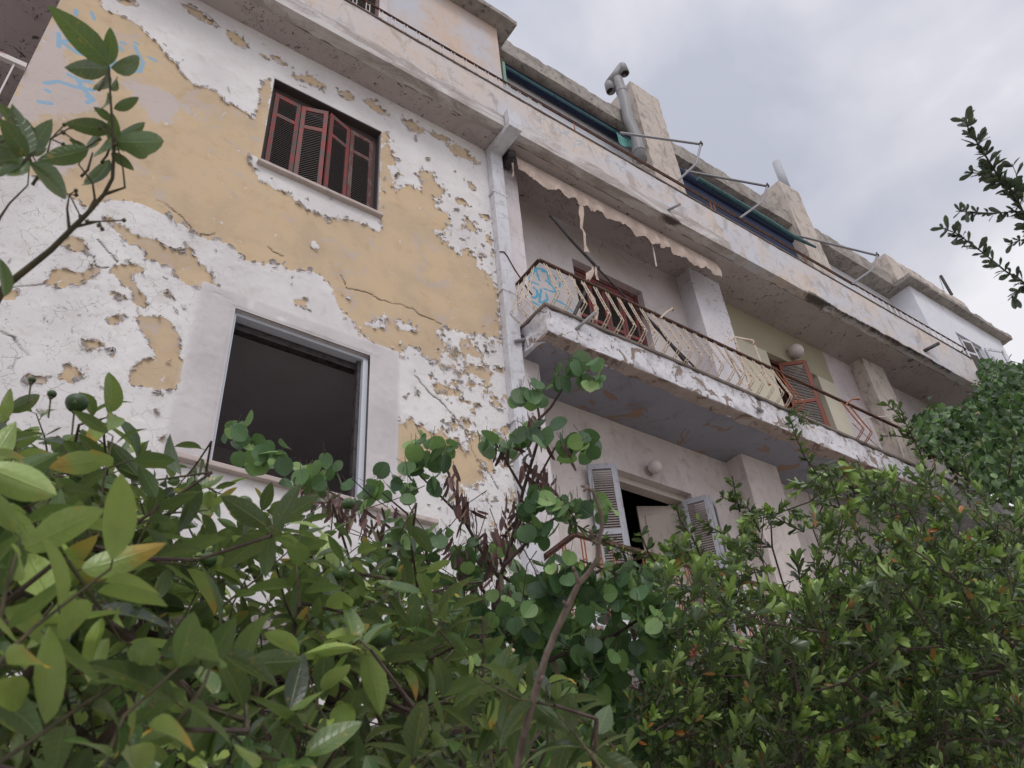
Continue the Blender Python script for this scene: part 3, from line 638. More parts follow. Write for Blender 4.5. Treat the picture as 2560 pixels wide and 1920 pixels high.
#==RIGHT
# pilaster beside the pipe, return into the recess
def pil(x0, x1, y, z0, z1, mat, nm='pilaster'): return roughbox(nm, mat, bld, x0, x1, y, YB + .1, z0, z1, .06, .003)
pil(3.90, 4.19, 0, GROUND, ZS, M['white_wall'])
M['pil'] = plaster('chipped_white_render', 'c9c4c8', 'a8998f', 'cfccd2', 1, .4, 'd3ae7a', .66, .5, .9, 0)
pil(7.20, 7.80, YP, 5.50, ZS, M['pil']); pil(7.20, 7.82, YP, GROUND, 5.18, M['low_recess'])
pil(11.05, 11.65, YP, 5.50, ZS, M['fin']); pil(11.05, 11.65, YP, GROUND, 5.18, M['low_recess'])
D1 = (5.25, 6.41, 5.50, 7.57); D2 = (8.82, 9.96, 5.50, 7.57); D3 = (5.39, 6.46, 2.46, 4.55)
def recfields(X, Z):
    g = np.zeros(X.shape)
    for q in [[(545,400),(470,520),(480,600)],[(545,400),(600,560)],[(560,390),(660,410),(700,440)],[(480,570),(590,620)],[(700,440),(720,520),(745,590)],[(825,520),(825,545)],[(885,590),(875,650)],
              [(690,560),(780,640),(830,720),(760,710),(660,670)],[(520,660),(570,700),(570,770),(540,800),(500,790)],[(625,680),(600,860)],[(690,740),(720,820),(640,870)],[(800,830),(860,840),(960,900),(1080,1010)],[(510,860),(590,900)],[(640,440),(720,430)],[(500,430),(450,560)]]:
        g = np.maximum(g, np.clip(1.8 - segdist(X, Z, PY(H4, q, YB)) / .013, 0, 1))
    return fbm2(X, Z, 1.5, 3) * .004, dict(graffiti=g)
wallgrid('recessed_wall', M['recess_g'], bld, 4.19, 7.20, 5.18, ZS, .02, [D1], recfields, YB)
def plain(X, Z): return fbm2(X, Z, 1.5, 3) * .005, {}
wallgrid('recessed_wall', M['low_recess'], bld, 4.19, 7.20, GROUND, 5.18, .05, [D3], plain, YB)
w_, _, _ = wallgrid('recessed_wall', M['greenlight'], bld, 7.80, 10.37, 5.18, 7.57, .05, [D2], plain, YB)
w_, _, _ = wallgrid('recessed_wall', M['green'], bld, 7.80, 10.37, 7.57, ZS, .05, [], plain, YB)
w_['label'] = 'olive painted stretch of wall'
wallgrid('recessed_wall', M['recess'], bld, 10.37, 13.9, 5.18, ZS, .06, [], plain, YB)
wallgrid('recessed_wall', M['low_recess'], bld, 7.80, 13.9, GROUND, 5.18, .06, [], plain, YB)
def opening(D, dark=True, mat=None):
    x0, x1, z0, z1 = D; m = MB(); y0, y1 = YB, YB + .17
    m.quad((x0, y0, z0), (x0, y1, z0), (x0, y1, z1), (x0, y0, z1)); m.quad((x1, y0, z0), (x1, y1, z0), (x1, y1, z1), (x1, y0, z1)); m.quad((x0, y0, z1), (x1, y0, z1), (x1, y1, z1), (x0, y1, z1)); m.quad((x0, y0, z0), (x1, y0, z0), (x1, y1, z0), (x0, y1, z0))
    m.build('reveal', mat or M['recess'], bld, recalc=False)
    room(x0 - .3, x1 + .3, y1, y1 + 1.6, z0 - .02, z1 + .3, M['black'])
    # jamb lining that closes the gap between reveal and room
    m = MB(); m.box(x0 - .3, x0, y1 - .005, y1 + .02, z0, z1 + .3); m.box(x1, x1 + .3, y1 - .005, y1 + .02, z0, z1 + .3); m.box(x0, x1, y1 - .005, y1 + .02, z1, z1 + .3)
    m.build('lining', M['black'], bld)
opening(D1); opening(D2, mat=M['greenlight']); opening(D3, mat=M['low_recess'])
def doorframe(D, mat, lab, y=.42, d=.10, t=.055):
    x0, x1, z0, z1 = D; m = MB(); m.box(x0, x0 + t, y, y + d, z0, z1 - t); m.box(x1 - t, x1, y, y + d, z0, z1 - t); m.box(x0, x1, y, y + d, z1 - t, z1)
    o = m.build('door', mat, bld, .004); o['label'] = lab; return o
d1 = doorframe(D1, M['reddark'], 'balcony door closed by red louvred shutters', .47)
for i in range(4):
    a = D1[0] + .055 + i * (D1[1] - D1[0] - .11) / 4; b_ = a + (D1[1] - D1[0] - .11) / 4 - .004
    leaf(d1, (a, .50), (b_, .50), D1[2] + .02, D1[3] - .06, M['red'], M['slat'], split=.62)
d2 = doorframe(D2, M['reddark'], 'balcony door with one folded rusty red shutter standing out', .47)
leaf(d2, (8.90, .50), (9.16, .50), D2[2] + .02, D2[3] - .1, M['orange'], M['slat'], split=.62)
leaf(d2, (9.08, .42), (9.36, .16), D2[2] + .02, D2[3] - .10, M['orange'], M['greyslat'], split=.62)
leaf(d2, (9.38, .16), (9.60, .46), D2[2] + .02, D2[3] - .10, M['red'], M['slat'], split=.62)
leaf(d2, (9.62, .50), (9.89, .50), D2[2] + .02, D2[3] - .1, M['reddark'], M['slat'], split=.62)
d3 = doorframe(D3, M['cream'], 'half open door with blue grey shutters folded back', .46, .12, .07)
leaf(d3, (4.93, .33), (5.16, .17), D3[2] + .03, D3[3] - .12, M['greywood'], M['greyslat'], split=.60)
leaf(d3, (5.175, .18), (5.37, .41), D3[2] + .03, D3[3] - .12, M['greywood'], M['greyslat'], split=.60)
leaf(d3, (6.31, .40), (6.45, .17), D3[2] + .03, D3[3] - .12, M['greywood'], M['greyslat'], split=.60)
leaf(d3, (6.47, .16), (6.72, .31), D3[2] + .03, D3[3] - .12, M['greywood'], M['greyslat'], split=.60)
m = MB(); R_ = Matrix.Rotation(rad(-28), 3, 'Z'); pv = (6.37, .56, 2.5)
m.box(5.93, 6.37, .54, .58, 2.5, 4.46, R_, pv); dp = m.build('door_panel', M['cream'], d3, .004)
m = MB(); m.box(6.0, 6.3, .53, .545, 3.2, 4.35, R_, pv); m.build('panel_moulding', M['cream'], d3, .01)
m = MB(); m.box(5.46, 5.50, .56, .95, 2.5, 4.4); m.build('door_panel', M['cream'], d3, .004)

# overhang running along the whole front
def ohf(v, v2):
    bot = (v[:, 2] < ZS + .02) & (v[:, 1] < YF + .1)
    X = v[:, 0]; k = np.clip(vn3(v * np.array([1, .3, .3]), 4) * .6 + vn3(v * np.array([1, .3, .3]), 13) * .4 + .25, 0, 1)
    dm = ((X > 9.2) & (X < 12.6)) * np.clip(1.2 - np.abs(X - 10.9) / 1.8, 0, 1) + np.clip(1 - np.abs(X - 6.38) / .22, 0, 1)
    v2[:, 2] += bot * k * dm * .10; v2[:, 1] += bot * k * dm * .05
    return v2
def dmgf(v):
    X = v[:, 0]; dz = v[:, 2] - ZS; dy = v[:, 1] - YF
    a = np.clip(1.3 - np.abs(X - 9.35) / .35, 0, 1) * (np.exp(-(dy / .22) ** 2) * (dz < .02) + (dz >= .02) * np.exp(-((dz) / .08) ** 2))
    b = np.clip(1.2 - np.abs(X - 6.4) / .22, 0, 1) * np.exp(-(dy / .12) ** 2) * np.exp(-(dz / .04) ** 2)
    c = ((X > 9.6) & (X < 12.8)) * .75 * np.exp(-(dy / .10) ** 2) * np.exp(-(dz / .03) ** 2)
    d = np.exp(-((v[:, 2] - ZF) / .02) ** 2) * .6
    return np.maximum(np.maximum(a * 1.1, b * 1.2), np.maximum(c, d))
def bandf(v):
    g = np.clip((ZS + .23 - v[:, 2]) / .03 + .5, 0, 1) * np.clip((9.0 - v[:, 0]) / 3, .0, 1)
    return g
FG = [[(1385,310),(1400,395)],[(1385,310),(1450,320),(1500,400)],[(1545,470),(1560,430),(1610,460),(1590,520)],[(1640,430),(1660,510),(1710,520),(1715,460)],[(1745,480),(1745,560)],[(1790,490),(1750,530),(1800,590)],
      [(1850,640),(1870,720)],[(1880,620),(1960,620),(1950,660),(1900,680)],[(1985,640),(2010,710)],[(2075,700),(2095,745)],[(2110,700),(2140,750)],[(2155,760),(2165,800)]]
FG = [PY(C4, q, YF) for q in FG] + [PY(T4, q, YF) for q in [[(800,770),(812,775)],[(820,745),(835,800)],[(820,745),(850,755)],[(825,772),(845,780)],[(860,785),(890,800)],[(930,820),(900,815),(905,840),(925,850)]]]
def gf(v):
    g = np.zeros(len(v)); fr = v[:, 1] < YF + .02
    for P in FG: g = np.maximum(g, np.clip(1.6 - segdist(v[:, 0], v[:, 2], P) / .012, 0, 1))
    return g * fr
oh = roughbox('overhang', M['overhang'], bld, -2.6, XE, YF, YF + .14, ZS, ZF, .022, .003, ohf, dict(damage=dmgf, band=bandf, graffiti=gf))
m = MB(); m.box(-2.6, XE, YF - .015, YF + .16, ZF, ZF + .022); m.build('coping', M['tile'], bld, .004)
roughbox('soffit', M['soffit'], bld, -2.6, XE - .01, YF + .14, 2.6, ZS, ZS + .18, .05, .005, None)
m = MB(); m.box(XE - .14, XE, YF + .14, 1.5, ZS + .18, ZF); m.build('parapet_return', M['white_wall'], bld)
# railing on the overhang
RZ = 9.165
m = MB(); m.tube([(-2.5, -.402, RZ), (3.9, -.402, RZ), (10.6, -.405, RZ - .005), (XE - .05, -.402, RZ)], .014, 8)
m.bar((3.9, -.402, RZ - .028), (10.6, -.402, RZ - .033), .018, .02)
m.bar((XE - .05, -.402, RZ), (XE - .05, 1.2, RZ), .03, .02)
rl = m.build('railing', M['rail'], bld, smooth=False); rl['label'] = 'low rusty rail along the top of the overhang'
m = MB()
for s in (-.022, .022): m.bar((s, -.402, ZF + .02), (s, -.402, RZ), .008, .008)
m.bar((-.022, -.402, ZF + .05), (.022, -.402, ZF + .05), .008, .006); m.bar((-.022, -.402, RZ - .04), (.022, -.402, RZ - .04), .008, .006)
bproto = m.build('baluster', M['whitebar'], rl); bproto.location.x = 1.85 - .157 * 8
for k in range(-7, 17):
    c = bproto.copy(); C.objects.link(c); c.parent = rl; c.location.x = 1.85 + k * .157
m = MB(); m.bar((0, -.402, ZF + .02), (0, -.402, RZ), .05, .006); bp2 = m.build('baluster', M['whitebar'], rl); bp2.location.x = 10.73
for k in range(1, 19):
    c = bp2.copy(); C.objects.link(c); c.parent = rl; c.location.x = 10.73 + k * .165
for xx in (4.9, 7.35, 7.42, 9.4):
    m = MB(); m.bar((xx, -.402, ZF + .02), (xx, -.402, RZ), .012, .01); m.build('baluster', M['rustbar'], rl)

# middle balcony
BX0, BX1, BY, BZ0, BZ1 = 3.97, 13.2, -.45, 5.18, 5.49
def bfn(v, v2):
    bot = (v[:, 1] < BY + .03) | (v[:, 0] < BX0 + .03); k = np.clip(vn3(v, 7) + vn3(v, 19) * .5, 0, 1)
    v2[:, 0] += (v[:, 0] < BX0 + .03) * k * .045; v2[:, 1] += ((v[:, 1] < BY + .03) & (v[:, 0] > 3.99)) * k * .012
    right = np.clip((v[:, 0] - 9.6) / .5, 0, 1) * (v[:, 2] < BZ0 + .06) * (v[:, 1] < BY + .05)
    v2[:, 2] += right * k * .09
    return v2
bs = roughbox('balcony_slab', M['slab'], bld, BX0, BX1, BY, .10, BZ0, BZ1, .028, .006, bfn); bs['label'] = 'middle balcony slab with flaking white edge'
roughbox('balcony_ceiling', M['low_soffit'], bld, 4.02, BX1, BY + .13, YB + .02, BZ0 - .004, BZ0 + .1, .05, .003)
M['edge_soffit'] = plaster('stained_soffit_margin', '9b8c84', '6e5d55', 'ab9d95', 2, .8, '7d6a60', .56, .7)
roughbox('soffit_margin', M['edge_soffit'], bld, 3.985, BX1, BY + .01, BY + .15, BZ0 - .008, BZ0 + .02, .03, .005, lambda v, v2: v2 + np.stack([0 * v[:, 0], (v[:, 1] > BY + .1) * vn3(v * np.array([1., 0, 0]), 5) * .05, 0 * v[:, 0]], -1))
m = MB(); m.box(BX0 - .012, BX1, BY - .018, YB, BZ1, BZ1 + .035); m.build('nosing', M['tile'], bld, .004)
HZ = 6.11
m = MB(); m.bar((BX0, BY, HZ), (BX1, BY, HZ), .035, .022); m.bar((BX0, BY, HZ), (BX0, .02, HZ - .02), .035, .022); m.bar((BX0 - .01, BY, HZ - .014), (8.0, BY, HZ - .014), .02, .012)
rl = m.build('railing', M['rail'], bld); rl['label'] = 'rusty zigzag railing of the middle balcony'
def balmesh():
    m = MB()
    for s in (-.016, .016):
        prof = [(0, HZ - .01), (-.07, 5.84), (-.14, 5.605), (-.141, 5.59), (-.10, 5.56), (-.055, 5.53), (-.02, 5.515), (0, 5.515)]
        for a, b_ in zip(prof[:-1], prof[1:]): m.bar((s, a[0], a[1]), (s, b_[0], b_[1]), .0065, .009)
    for (y, z) in ((-.02, 6.02), (-.06, 5.88), (-.10, 5.74), (-.135, 5.62), (-.05, 5.53)): m.bar((-.016, y, z), (.016, y, z), .009, .007)
    return m
bp = balmesh().build('baluster', M['baluster'], rl); bp.location = (4.04, BY, 0)
i = 0
for k in range(1, 22):
    c = bp.copy(); C.objects.link(c); c.parent = rl; c.location = (4.04 + k * .1605, BY, 0)
    c.rotation_euler.z = rad(random.Random(k).uniform(-5, 5))
rb = balmesh(); rbo = rb.build('baluster', M['rustbar'], rl); rbo.location = (7.50, BY, 0); rbo.rotation_euler.z = rad(14); rbo['label'] = 'orange rusted baluster'
for xx, rz in ((7.60, 25), (8.74, 0), (8.90, 0), (10.3, -8), (10.8, 4)):
    c = rbo.copy(); C.objects.link(c); c.parent = rl; c.location = (xx, BY, 0); c.rotation_euler.z = rad(rz)
for yy in (-.35, -.22, -.09):
    c = bp.copy(); C.objects.link(c); c.parent = rl; c.location = (BX0, yy, 0); c.rotation_euler.z = rad(-90)
# low balcony
def lowbalcony():
    zo = -3.04
    b2 = roughbox('balcony_slab', M['slab'], bld, 3.97, 12.5, BY, .36, BZ0 + zo, BZ1 + zo, .06, .006); b2['label'] = 'lower balcony slab behind the shrubs'
    m = MB(); m.bar((BX0, BY, HZ + zo), (12.5, BY, HZ + zo), .04, .03); m.bar((BX0, BY, HZ + zo), (BX0, .02, HZ + zo - .02), .04, .03)
    r = m.build('railing', M['rail'], bld); r['label'] = 'rusty railing of the lower balcony'
    m = MB()
    for s in (-.016, .016): m.bar((s, 0, HZ + zo), (s, 0, BZ1 + zo), .008, .01)
    m.bar((-.016, 0, HZ + zo - .2), (.016, 0, HZ + zo - .2), .008, .008)
    p = m.build('baluster', M['rustbar'], r); p.location = (4.04, BY, 0)
    for k in range(1, 24):
        c = p.copy(); C.objects.link(c); c.parent = r; c.location = (4.04 + k * .1605, BY, 0)
    for yy in (-.3, -.14):
        c = p.copy(); C.objects.link(c); c.parent = r; c.location = (BX0, yy, 0); c.rotation_euler.z = rad(-90)
lowbalcony()
# loggia left of the corner
m = MB(); m.box(-6, -.6, 2.2, 2.4, GROUND, ZS); m.build('loggia_wall', M['dark'], bld)
m = MB(); m.box(-.6, -.4, .23, 2.4, GROUND, ZS); m.build('side_wall', M['white_wall'], bld)
m = MB(); m.box(-6, -.6, -.3, 2.2, 5.0, 5.2); m.build('loggia_floor', M['concrete'], bld)
m = MB(); m.bar((-2.6, -.02, 6.16), (-.605, -.02, 6.16), .04, .05); r = m.build('railing', M['whitebar'], bld); r['label'] = 'white railing end left of the wall corner'
m = MB(); m.bar((0, -.02, 6.14), (0, -.02, 5.2), .012, .012); p = m.build('baluster', M['whitebar'], r); p.location.x = -.68
for k in range(1, 12):
    c = p.copy(); C.objects.link(c); c.parent = r; c.location.x = -.68 - k * .1

#==ROOF
ZR = 11.26
m = MB(); m.box(-2, 4.15, 0, 3, ZF - .1, ZR); pw = m.build('penthouse_wall', M['pent'], bld, .006)
roughbox('roof_slab', M['roof_edge'], bld, -2.3, 4.36, -.21, 3, ZR, ZR + .10, .05, .006)
roughbox('penthouse_wall', M['bright'], bld, 4.15, 14.07, .52, 1.0, ZS + .18, ZR, .2, .004)
roughbox('roof_slab', M['roof_edge'], bld, 4.30, 13.86, .22, 3, ZR, ZR + .36, .04, .008)
def fin(x0, x1, zt): return roughbox('party_wall', M['fin'], bld, x0, x1, .15, .75, ZF - .3, zt, .05, .007)
fin(7.07, 7.71, 12.62); fin(10.76, 11.34, 12.45)
roughbox('rooftop_wall', M['fin'], bld, 13.95, 16.95, .16, 1.5, ZR + .1, 12.2, .06, .01)
wf = roughbox('penthouse_wall', M['bright'], bld, 14.07, 15.19, .06, 3, ZS, ZR, .1, .004)
m = MB(); m.box(15.19, 16.14, .06, 3, ZS, 9.45); m.box(15.19, 16.14, .06, 3, 10.53, ZR); m.box(16.14, 17.42, .06, 3, ZS, ZR); m.box(15.19, 16.14, .35, 3, 9.45, 10.53); m.build('penthouse_wall', M['bright'], bld)
roughbox('roof_slab', M['roof_edge'], bld, 13.87, 17.67, -.12, 3, ZR - .004, ZR + .11, .05, .012)
m = MB(); m.box(15.20, 16.13, .10, .16, 10.47, 10.52); m.box(15.20, 15.25, .10, .16, 9.45, 10.47); m.box(16.08, 16.13, .10, .16, 9.45, 10.47)
w = m.build('window', M['whitewood'], bld, .004); w['label'] = 'penthouse window with a white shutter swung open'
leaf(w, (16.18, .03), (16.62, -.12), 9.45, 10.5, M['whitewood'], M['whitewood'], split=.6)
leaf(w, (15.28, .08), (15.60, .02), 9.45, 10.4, M['whitewood'], M['greyslat'], split=.6)
m = MB(); m.box(15.22, 16.10, .2, .34, 9.46, 10.46); m.build('pane', M['black'], w)
# penthouse window at the very top of the frame
m = MB(); m.box(1.30, 2.36, -.03, .0, 9.4, 10.4); w = m.build('window', M['frame_dark'], bld, .004); w['label'] = 'dark shuttered window above the overhang rail'
leaf(w, (1.34, -.045), (1.84, -.045), 9.42, 10.38, M['frame_dark'], M['slat']); leaf(w, (1.86, -.045), (2.30, -.045), 9.42, 10.38, M['reddark'], M['slat'])
m = MB(); m.box(2.31, 2.42, -.05, .0, 9.3, 10.45); m.build('frame', M['white_wall'], w)
# low hatch box behind the rail
m = MB(); m.box(11.9, 12.5, .0, .4, ZF, 9.6); m.build('parapet_box', M['concrete'], bld, .01)

#==FITTINGS
# downpipe with its raking head
t = empty('downpipe', (3.86, -.05, GROUND), 'white square downpipe between the flaking wall and the balconies', 'pipe')
m = MB(); m.box(3.765, 3.93, -.095, -.005, GROUND, 8.14); m.build('pipe', M['pipe'], t, .006)
m = MB(); m.box(3.755, 3.93, -.50, -.02, 8.13, 8.215); m.box(3.755, 3.93, -.50, -.42, 8.215, 8.45); m.build('head_duct', M['pipe'], t, .005)
m = MB()
for z in (5.9, 7.4, 4.3): m.box(3.75, 3.945, -.10, -.004, z, z + .03)
m.build('clamp', M['pipe'], t, .003)
def globe(c, r, lab):
    t = empty('wall_lamp', (c[0], YB, c[2]), lab, 'lamp', None)
    m = MB(); m.tube([(c[0], YB - .003, c[2]), (c[0], YB - .03, c[2])], [r * .75, r * .7], 20); m.tube([(c[0], YB - .03, c[2]), (c[0], c[1] + r * .75, c[2])], r * .45, 16); m.build('lamp_base', M['globebase'], t)
    m = MB(); m.sphere((c[0], c[1], c[2]), r, 24, 14); m.build('globe', M['globe'], t, smooth=True)
globe((5.86, .28, 4.66), .078, 'round globe lamp with a brown dusty top above the grey shutters')
globe((9.42, .27, 7.74), .115, 'pale globe lamp above the rust red folding shutter')
m = MB(); m.tube([(4.31, BY + .03, 5.33), (4.50, BY - .21, 5.50)] if False else [onY(*crop(H4, (1080, 1260)), BY + .02), onY(*crop(H4, (1370, 1000)), BY - .12)], .016, 10); tag(m.build('drain_spout', M['greypipe'], smooth=True), 'grey plastic spout leaning up from the middle balcony edge', 'drain spout', 'short spouts in the slab edges')
m = MB(); m.tube([onY(*crop(S4, (1040, 480)), YF + .01), onY(*crop(S4, (1220, 385)), YF - .13)], .018, 10); tag(m.build('drain_spout', M['greypipe'], smooth=True), 'light grey spout in the broken spot of the overhang, above the awning', 'drain spout', 'short spouts in the slab edges')
m = MB(); m.tube([onY(*crop(G4, (820, 1540)), YF + .01), onY(*crop(G4, (1030, 1430)), YF - .15)], .03, 10); tag(m.build('drain_spout', M['darksteel'], smooth=True), 'dark spout near the far right end of the overhang', 'drain spout', 'short spouts in the slab edges')
m = MB(); m.tube([onY(*crop(Q4, (360, 1480)), BY + .01), onY(*crop(Q4, (305, 1445)), BY - .05)], .022, 10); tag(m.build('drain_spout', M['greypipe'], smooth=True), 'short white stub spout right of the middle of the balcony edge', 'drain spout', 'short spouts in the slab edges')
m = MB(); m.tube([onY(*crop(H4, (470, 1340)), .0), onY(*crop(H4, (400, 1375)), -.1), onY(*crop(H4, (270, 1400)), -.12)], .018, 10); tag(m.build('drain_spout', M['greypipe'], smooth=True), 'white bent spout by the downpipe under the balcony corner', 'drain spout', 'short spouts in the slab edges')
# bent iron strap by the balcony corner
m = MB(); P = [onY(*crop(H4, q), -.10) for q in ((50, 160), (110, 165), (150, 215), (260, 410), (340, 530), (430, 670), (500, 760))]
for a, b_ in zip(P[:-1], P[1:]): m.bar(a, b_, .014, .006)
tag(m.build('iron_strap', M['rail']), 'bent rusty iron strap sticking up beside the downpipe', 'iron strap')
# torn awning
rs = np.random.RandomState(5)
t = empty('torn_awning', (4.1, -.1, 8.2), 'torn bleached awning hanging in rags under the overhang', 'awning')
m = MB(); m.tube([(4.06, -.12, 8.165), (7.44, -.12, 8.165)], .022, 10); m.build('roller', M['steel'], t)
m = MB(); m.box(3.98, 4.07, -.17, -.02, 8.04, 8.21); m.sphere((3.99, -.2, 8.1), .05, 12, 8); m.build('bracket', M['darksteel'], t)
nx, nz = 420, 14; xs = np.linspace(4.08, 7.42, nx); drop = .33 + .07 * fbm2(xs, xs * 0, 2.5, 3) + .05 * fbm2(xs, xs * 0 + 4, 16, 4, .75) - .05 * np.clip((4.3 - xs) / .2, 0, 1)
V = []; Fc = []
for i, x_ in enumerate(xs):
    for j in range(nz):
        u = j / (nz - 1); fold = .022 * math.sin(x_ * 23 + 2 * math.sin(x_ * 5)) * u + .02 * fbm2(np.array([x_]), np.array([u * .4]), 9, 3)[0] * u
        V.append((x_ + .01 * math.sin(u * 9 + x_ * 40) * u, -.145 - .05 * math.sin(u * 2.2) + fold, 8.185 - drop[i] * u))
for i in range(nx - 1):
    for j in range(nz - 1): a = i * nz + j; Fc.append((a, a + nz, a + nz + 1, a + 1))
npmesh('canvas', np.array(V), np.array(Fc), M['canvas'], t, smooth=True)
def rag(pts, w0, seed, Y):
    r = random.Random(seed); V = []; F_ = []
    for i, p in enumerate(pts):
        q = onY(*p, Y); w = w0 * r.uniform(.4, 1.1)
        V += [(q[0] - w, Y + r.uniform(-.015, .015), q[2]), (q[0], Y - .02 * r.random(), q[2] + .01), (q[0] + w, Y + r.uniform(-.02, .02), q[2] + r.uniform(-.01, .01))]
    for i in range(len(pts) - 1):
        for s in (0, 1): a = i * 3 + s; F_.append((a, a + 1, a + 4, a + 3))
    return npmesh('rag', np.array(V), np.array(F_), M['canvas'], t, smooth=True)
rag([crop(T4, q) for q in ((620, 1020), (650, 1060), (648, 1120), (655, 1160), (650, 1210), (668, 1240), (672, 1290), (680, 1330), (690, 1365))], .035, 1, -.15)
rag([crop(T4, q) for q in ((210, 770), (212, 810), (213, 850), (214, 880))], .012, 2, -.14)
rag([crop(H4, q) for q in ((1350, 370), (1330, 430), (1290, 480), (1270, 560))], .045, 3, -.2)
rag([crop(H4, q) for q in ((1370, 380), (1390, 450), (1400, 560))], .02, 4, -.22)
rag([crop(H4, q) for q in ((1200, 600), (1280, 700), (1330, 800), (1360, 900), (1380, 1000), (1370, 1120))], .03, 5, -.40)
m = MB(); a = onY(*crop(S4, (800, 830)), -.14); b_ = onY(*crop(S4, (890, 1250)), -.10); m.tube([a, (a + b_) / 2 + np.array([.01, 0, 0]), b_], .010, 8); m.build('front_rod', M['whitebar'], t)
m = MB(); P = [onY(*crop(T4, (450, 1125)), -.22), onY(*crop(T4, (600, 1300)), -.22), onY(*crop(T4, (755, 1465)), -.22)]; m.tube(P, .019, 10)
m.tube([P[2], onY(*crop(H4, (1880, 890)), -.05), onY(*crop(Z4, (1600, 1080)), .15)], .011, 8); m.sphere(tuple(P[2]), .03, 10, 6); m.build('arm', M['darksteel'], t)
m = MB(); m.tube([onY(*crop(H4, (1240, 700)), .15), onY(*crop(H4, (1080, 1040)), .15)], .022, 8); tag(m.build('leaning_pole', M['darksteel']), 'dark pole leaning in front of the balcony graffiti', 'pole')
m = MB(); m.tube([onY(*crop(H4, (1970, 960)), -.2), onY(*crop(R4, (500, 1040)), -.2), onY(*crop(R4, (870, 1490)), -.25)], .02, 8); tag(m.build('leaning_pole', M['darksteel']), 'dark pole slanting behind the middle of the zigzag railing', 'pole')
for i, (o, a, b_, c_, lab) in enumerate(((R4, (500, 860), (600, 770), (670, 735), 'small rusty bracket with a white knob on the handrail'), (Q4, (1520, 1390), (1600, 1320), (1690, 1310), 'rusty hooked bracket on the far part of the handrail'))):
    m = MB(); P = [onY(*crop(o, q), BY - .01 - .03 * k) for k, q in enumerate((a, b_, c_))]; m.tube(P, [.010, .010, .013], 8); m.sphere(tuple(P[2]), .022, 10, 6); tag(m.build('rail_bracket', M['baluster'] if i == 0 else M['rustbar']), lab, 'bracket', 'brackets standing on the handrail')
# pale wire privacy frame on the balcony
t = empty('privacy_frame', (7.6, .1, 5.52), 'pale angular metal frame standing on the balcony', 'frame')
m = MB(); ym = -.02; P = [onY(*crop(R4, q), ym) for q in ((1370, 1225), (1520, 1120), (1780, 1168), (1890, 1475), (2010, 1790))]
for a, b_ in zip(P[:-1], P[1:]): m.bar(a, b_, .022, .02)
m.bar(P[1], onY(*crop(Q4, (210, 1200)), ym), .022, .02); m.bar(onY(*crop(Q4, (80, 1165)), ym), onY(*crop(Q4, (350, 970)), ym), .02, .02); m.bar(P[0], onY(*crop(Z4, (1900, 1130)), ym), .02, .02)
m.build('frame', M['baluster'], t)
m = MB()
for q in ((1900, 1150), (2060, 1120), (2180, 1080)): pass
P = [onY(*crop(X4, q), .1) for q in ((880, 1140), (1000, 1400), (770, 1190), (880, 1140), (1080, 1130), (1150, 1330), (1200, 1480))]
for a, b_ in zip(P[:-1], P[1:]): m.bar(a, b_, .014, .014)
m.build('frame', M['whitebar'], empty('privacy_frame', (10.3, .1, 5.52), 'thin white wire frame at the far end of the balcony', 'frame'))
# roof terrace awning arms
def arm(a, b_, c_, ya, yb, yc, lab, extra=None):
    t = empty('bent_tube_frame', tuple(onY(*a, ya)), lab, 'tube frame', 'bare bent tube frames over the roof terrace')
    A_, B_, C_ = onY(*a, ya), onY(*b_, yb), onY(*c_, yc); m = MB(); m.tube([A_, B_], .020, 8); m.build('upper_tube', M['steel'], t)
    mid = (B_ + C_) / 2 + (B_ - C_) * .05 + np.array([.10, -.02, -.02]); m = MB(); m.tube([B_, B_ * .72 + mid * .28, mid, C_ * .6 + mid * .4, C_], [.02, .018, .017, .017, .017], 8); m.build('lower_tube', M['steel'], t)
    m = MB(); m.sphere(tuple(B_), .035, 8, 6); m.bar(B_ + np.array([-.02, 0, 0]), B_ + np.array([.03, 0, .09]), .02, .02); m.build('joint', M['darksteel'], t)
arm(crop(T4, (900, 597)), crop(T4, (1420, 670)), crop(T4, (1262, 915)), .1, -.55, -.38, 'bent tube arm in front of the first party wall, beside the vent pipe')
arm(crop(T4, (1320, 842)), crop(T4, (1848, 940)), crop(T4, (1670, 1145)), .1, -.55, -.42, 'bent tube arm over the navy blind, below the second party wall')
arm(crop(F4, (1060, 1045)), crop(G4, (185, 215)), crop(U4, (890, 975)), .1, -.55, -.40, 'bent tube arm farthest right, below the third rooftop peak')
# blinds
t = empty('roller_blind', (9.2, .3, 10.98), 'navy blind rolled under the roof slab between the party walls', 'blind')
m = MB(); m.tube([(7.75, .30, 10.84), (10.60, .30, 10.84)], .11, 14); m.box(7.75, 10.6, .28, .32, 9.3, 10.84); m.build('fabric', M['navy'], t)
m = MB(); m.tube([onY(*crop(T4, (1400, 890)), -.05), onY(*crop(F4, (400, 680)), -.05), onY(*crop(F4, (700, 860)), -.05), onY(*crop(F4, (1000, 1050)), -.05), onY(*crop(F4, (1320, 1205)), -.05)], [.035, .045, .045, .04, .02], 8); m.build('front_bar', M['teal'], t)
t = empty('teal_awning', (5.8, .35, 11.1), 'teal awning edge under the roof slab, with a dark blue strip painted as shadow', 'awning')
m = MB(); m.box(4.50, 7.02, .36, .48, 11.16, 11.25); m.build('soffit_shade_strip', M['navy'], t, .01)  # dark navy strip stands in for the shadow under the roof soffit
m = MB(); m.bar((4.5, .35, 11.115), (7.02, .35, 11.115), .03, .03); m.build('edge_bar', M['teal'], t)
m = MB(); m.bar((4.47, .33, 11.16), (4.47, .33, 10.62), .05, .03); m.build('end_post', M['mint'], t)
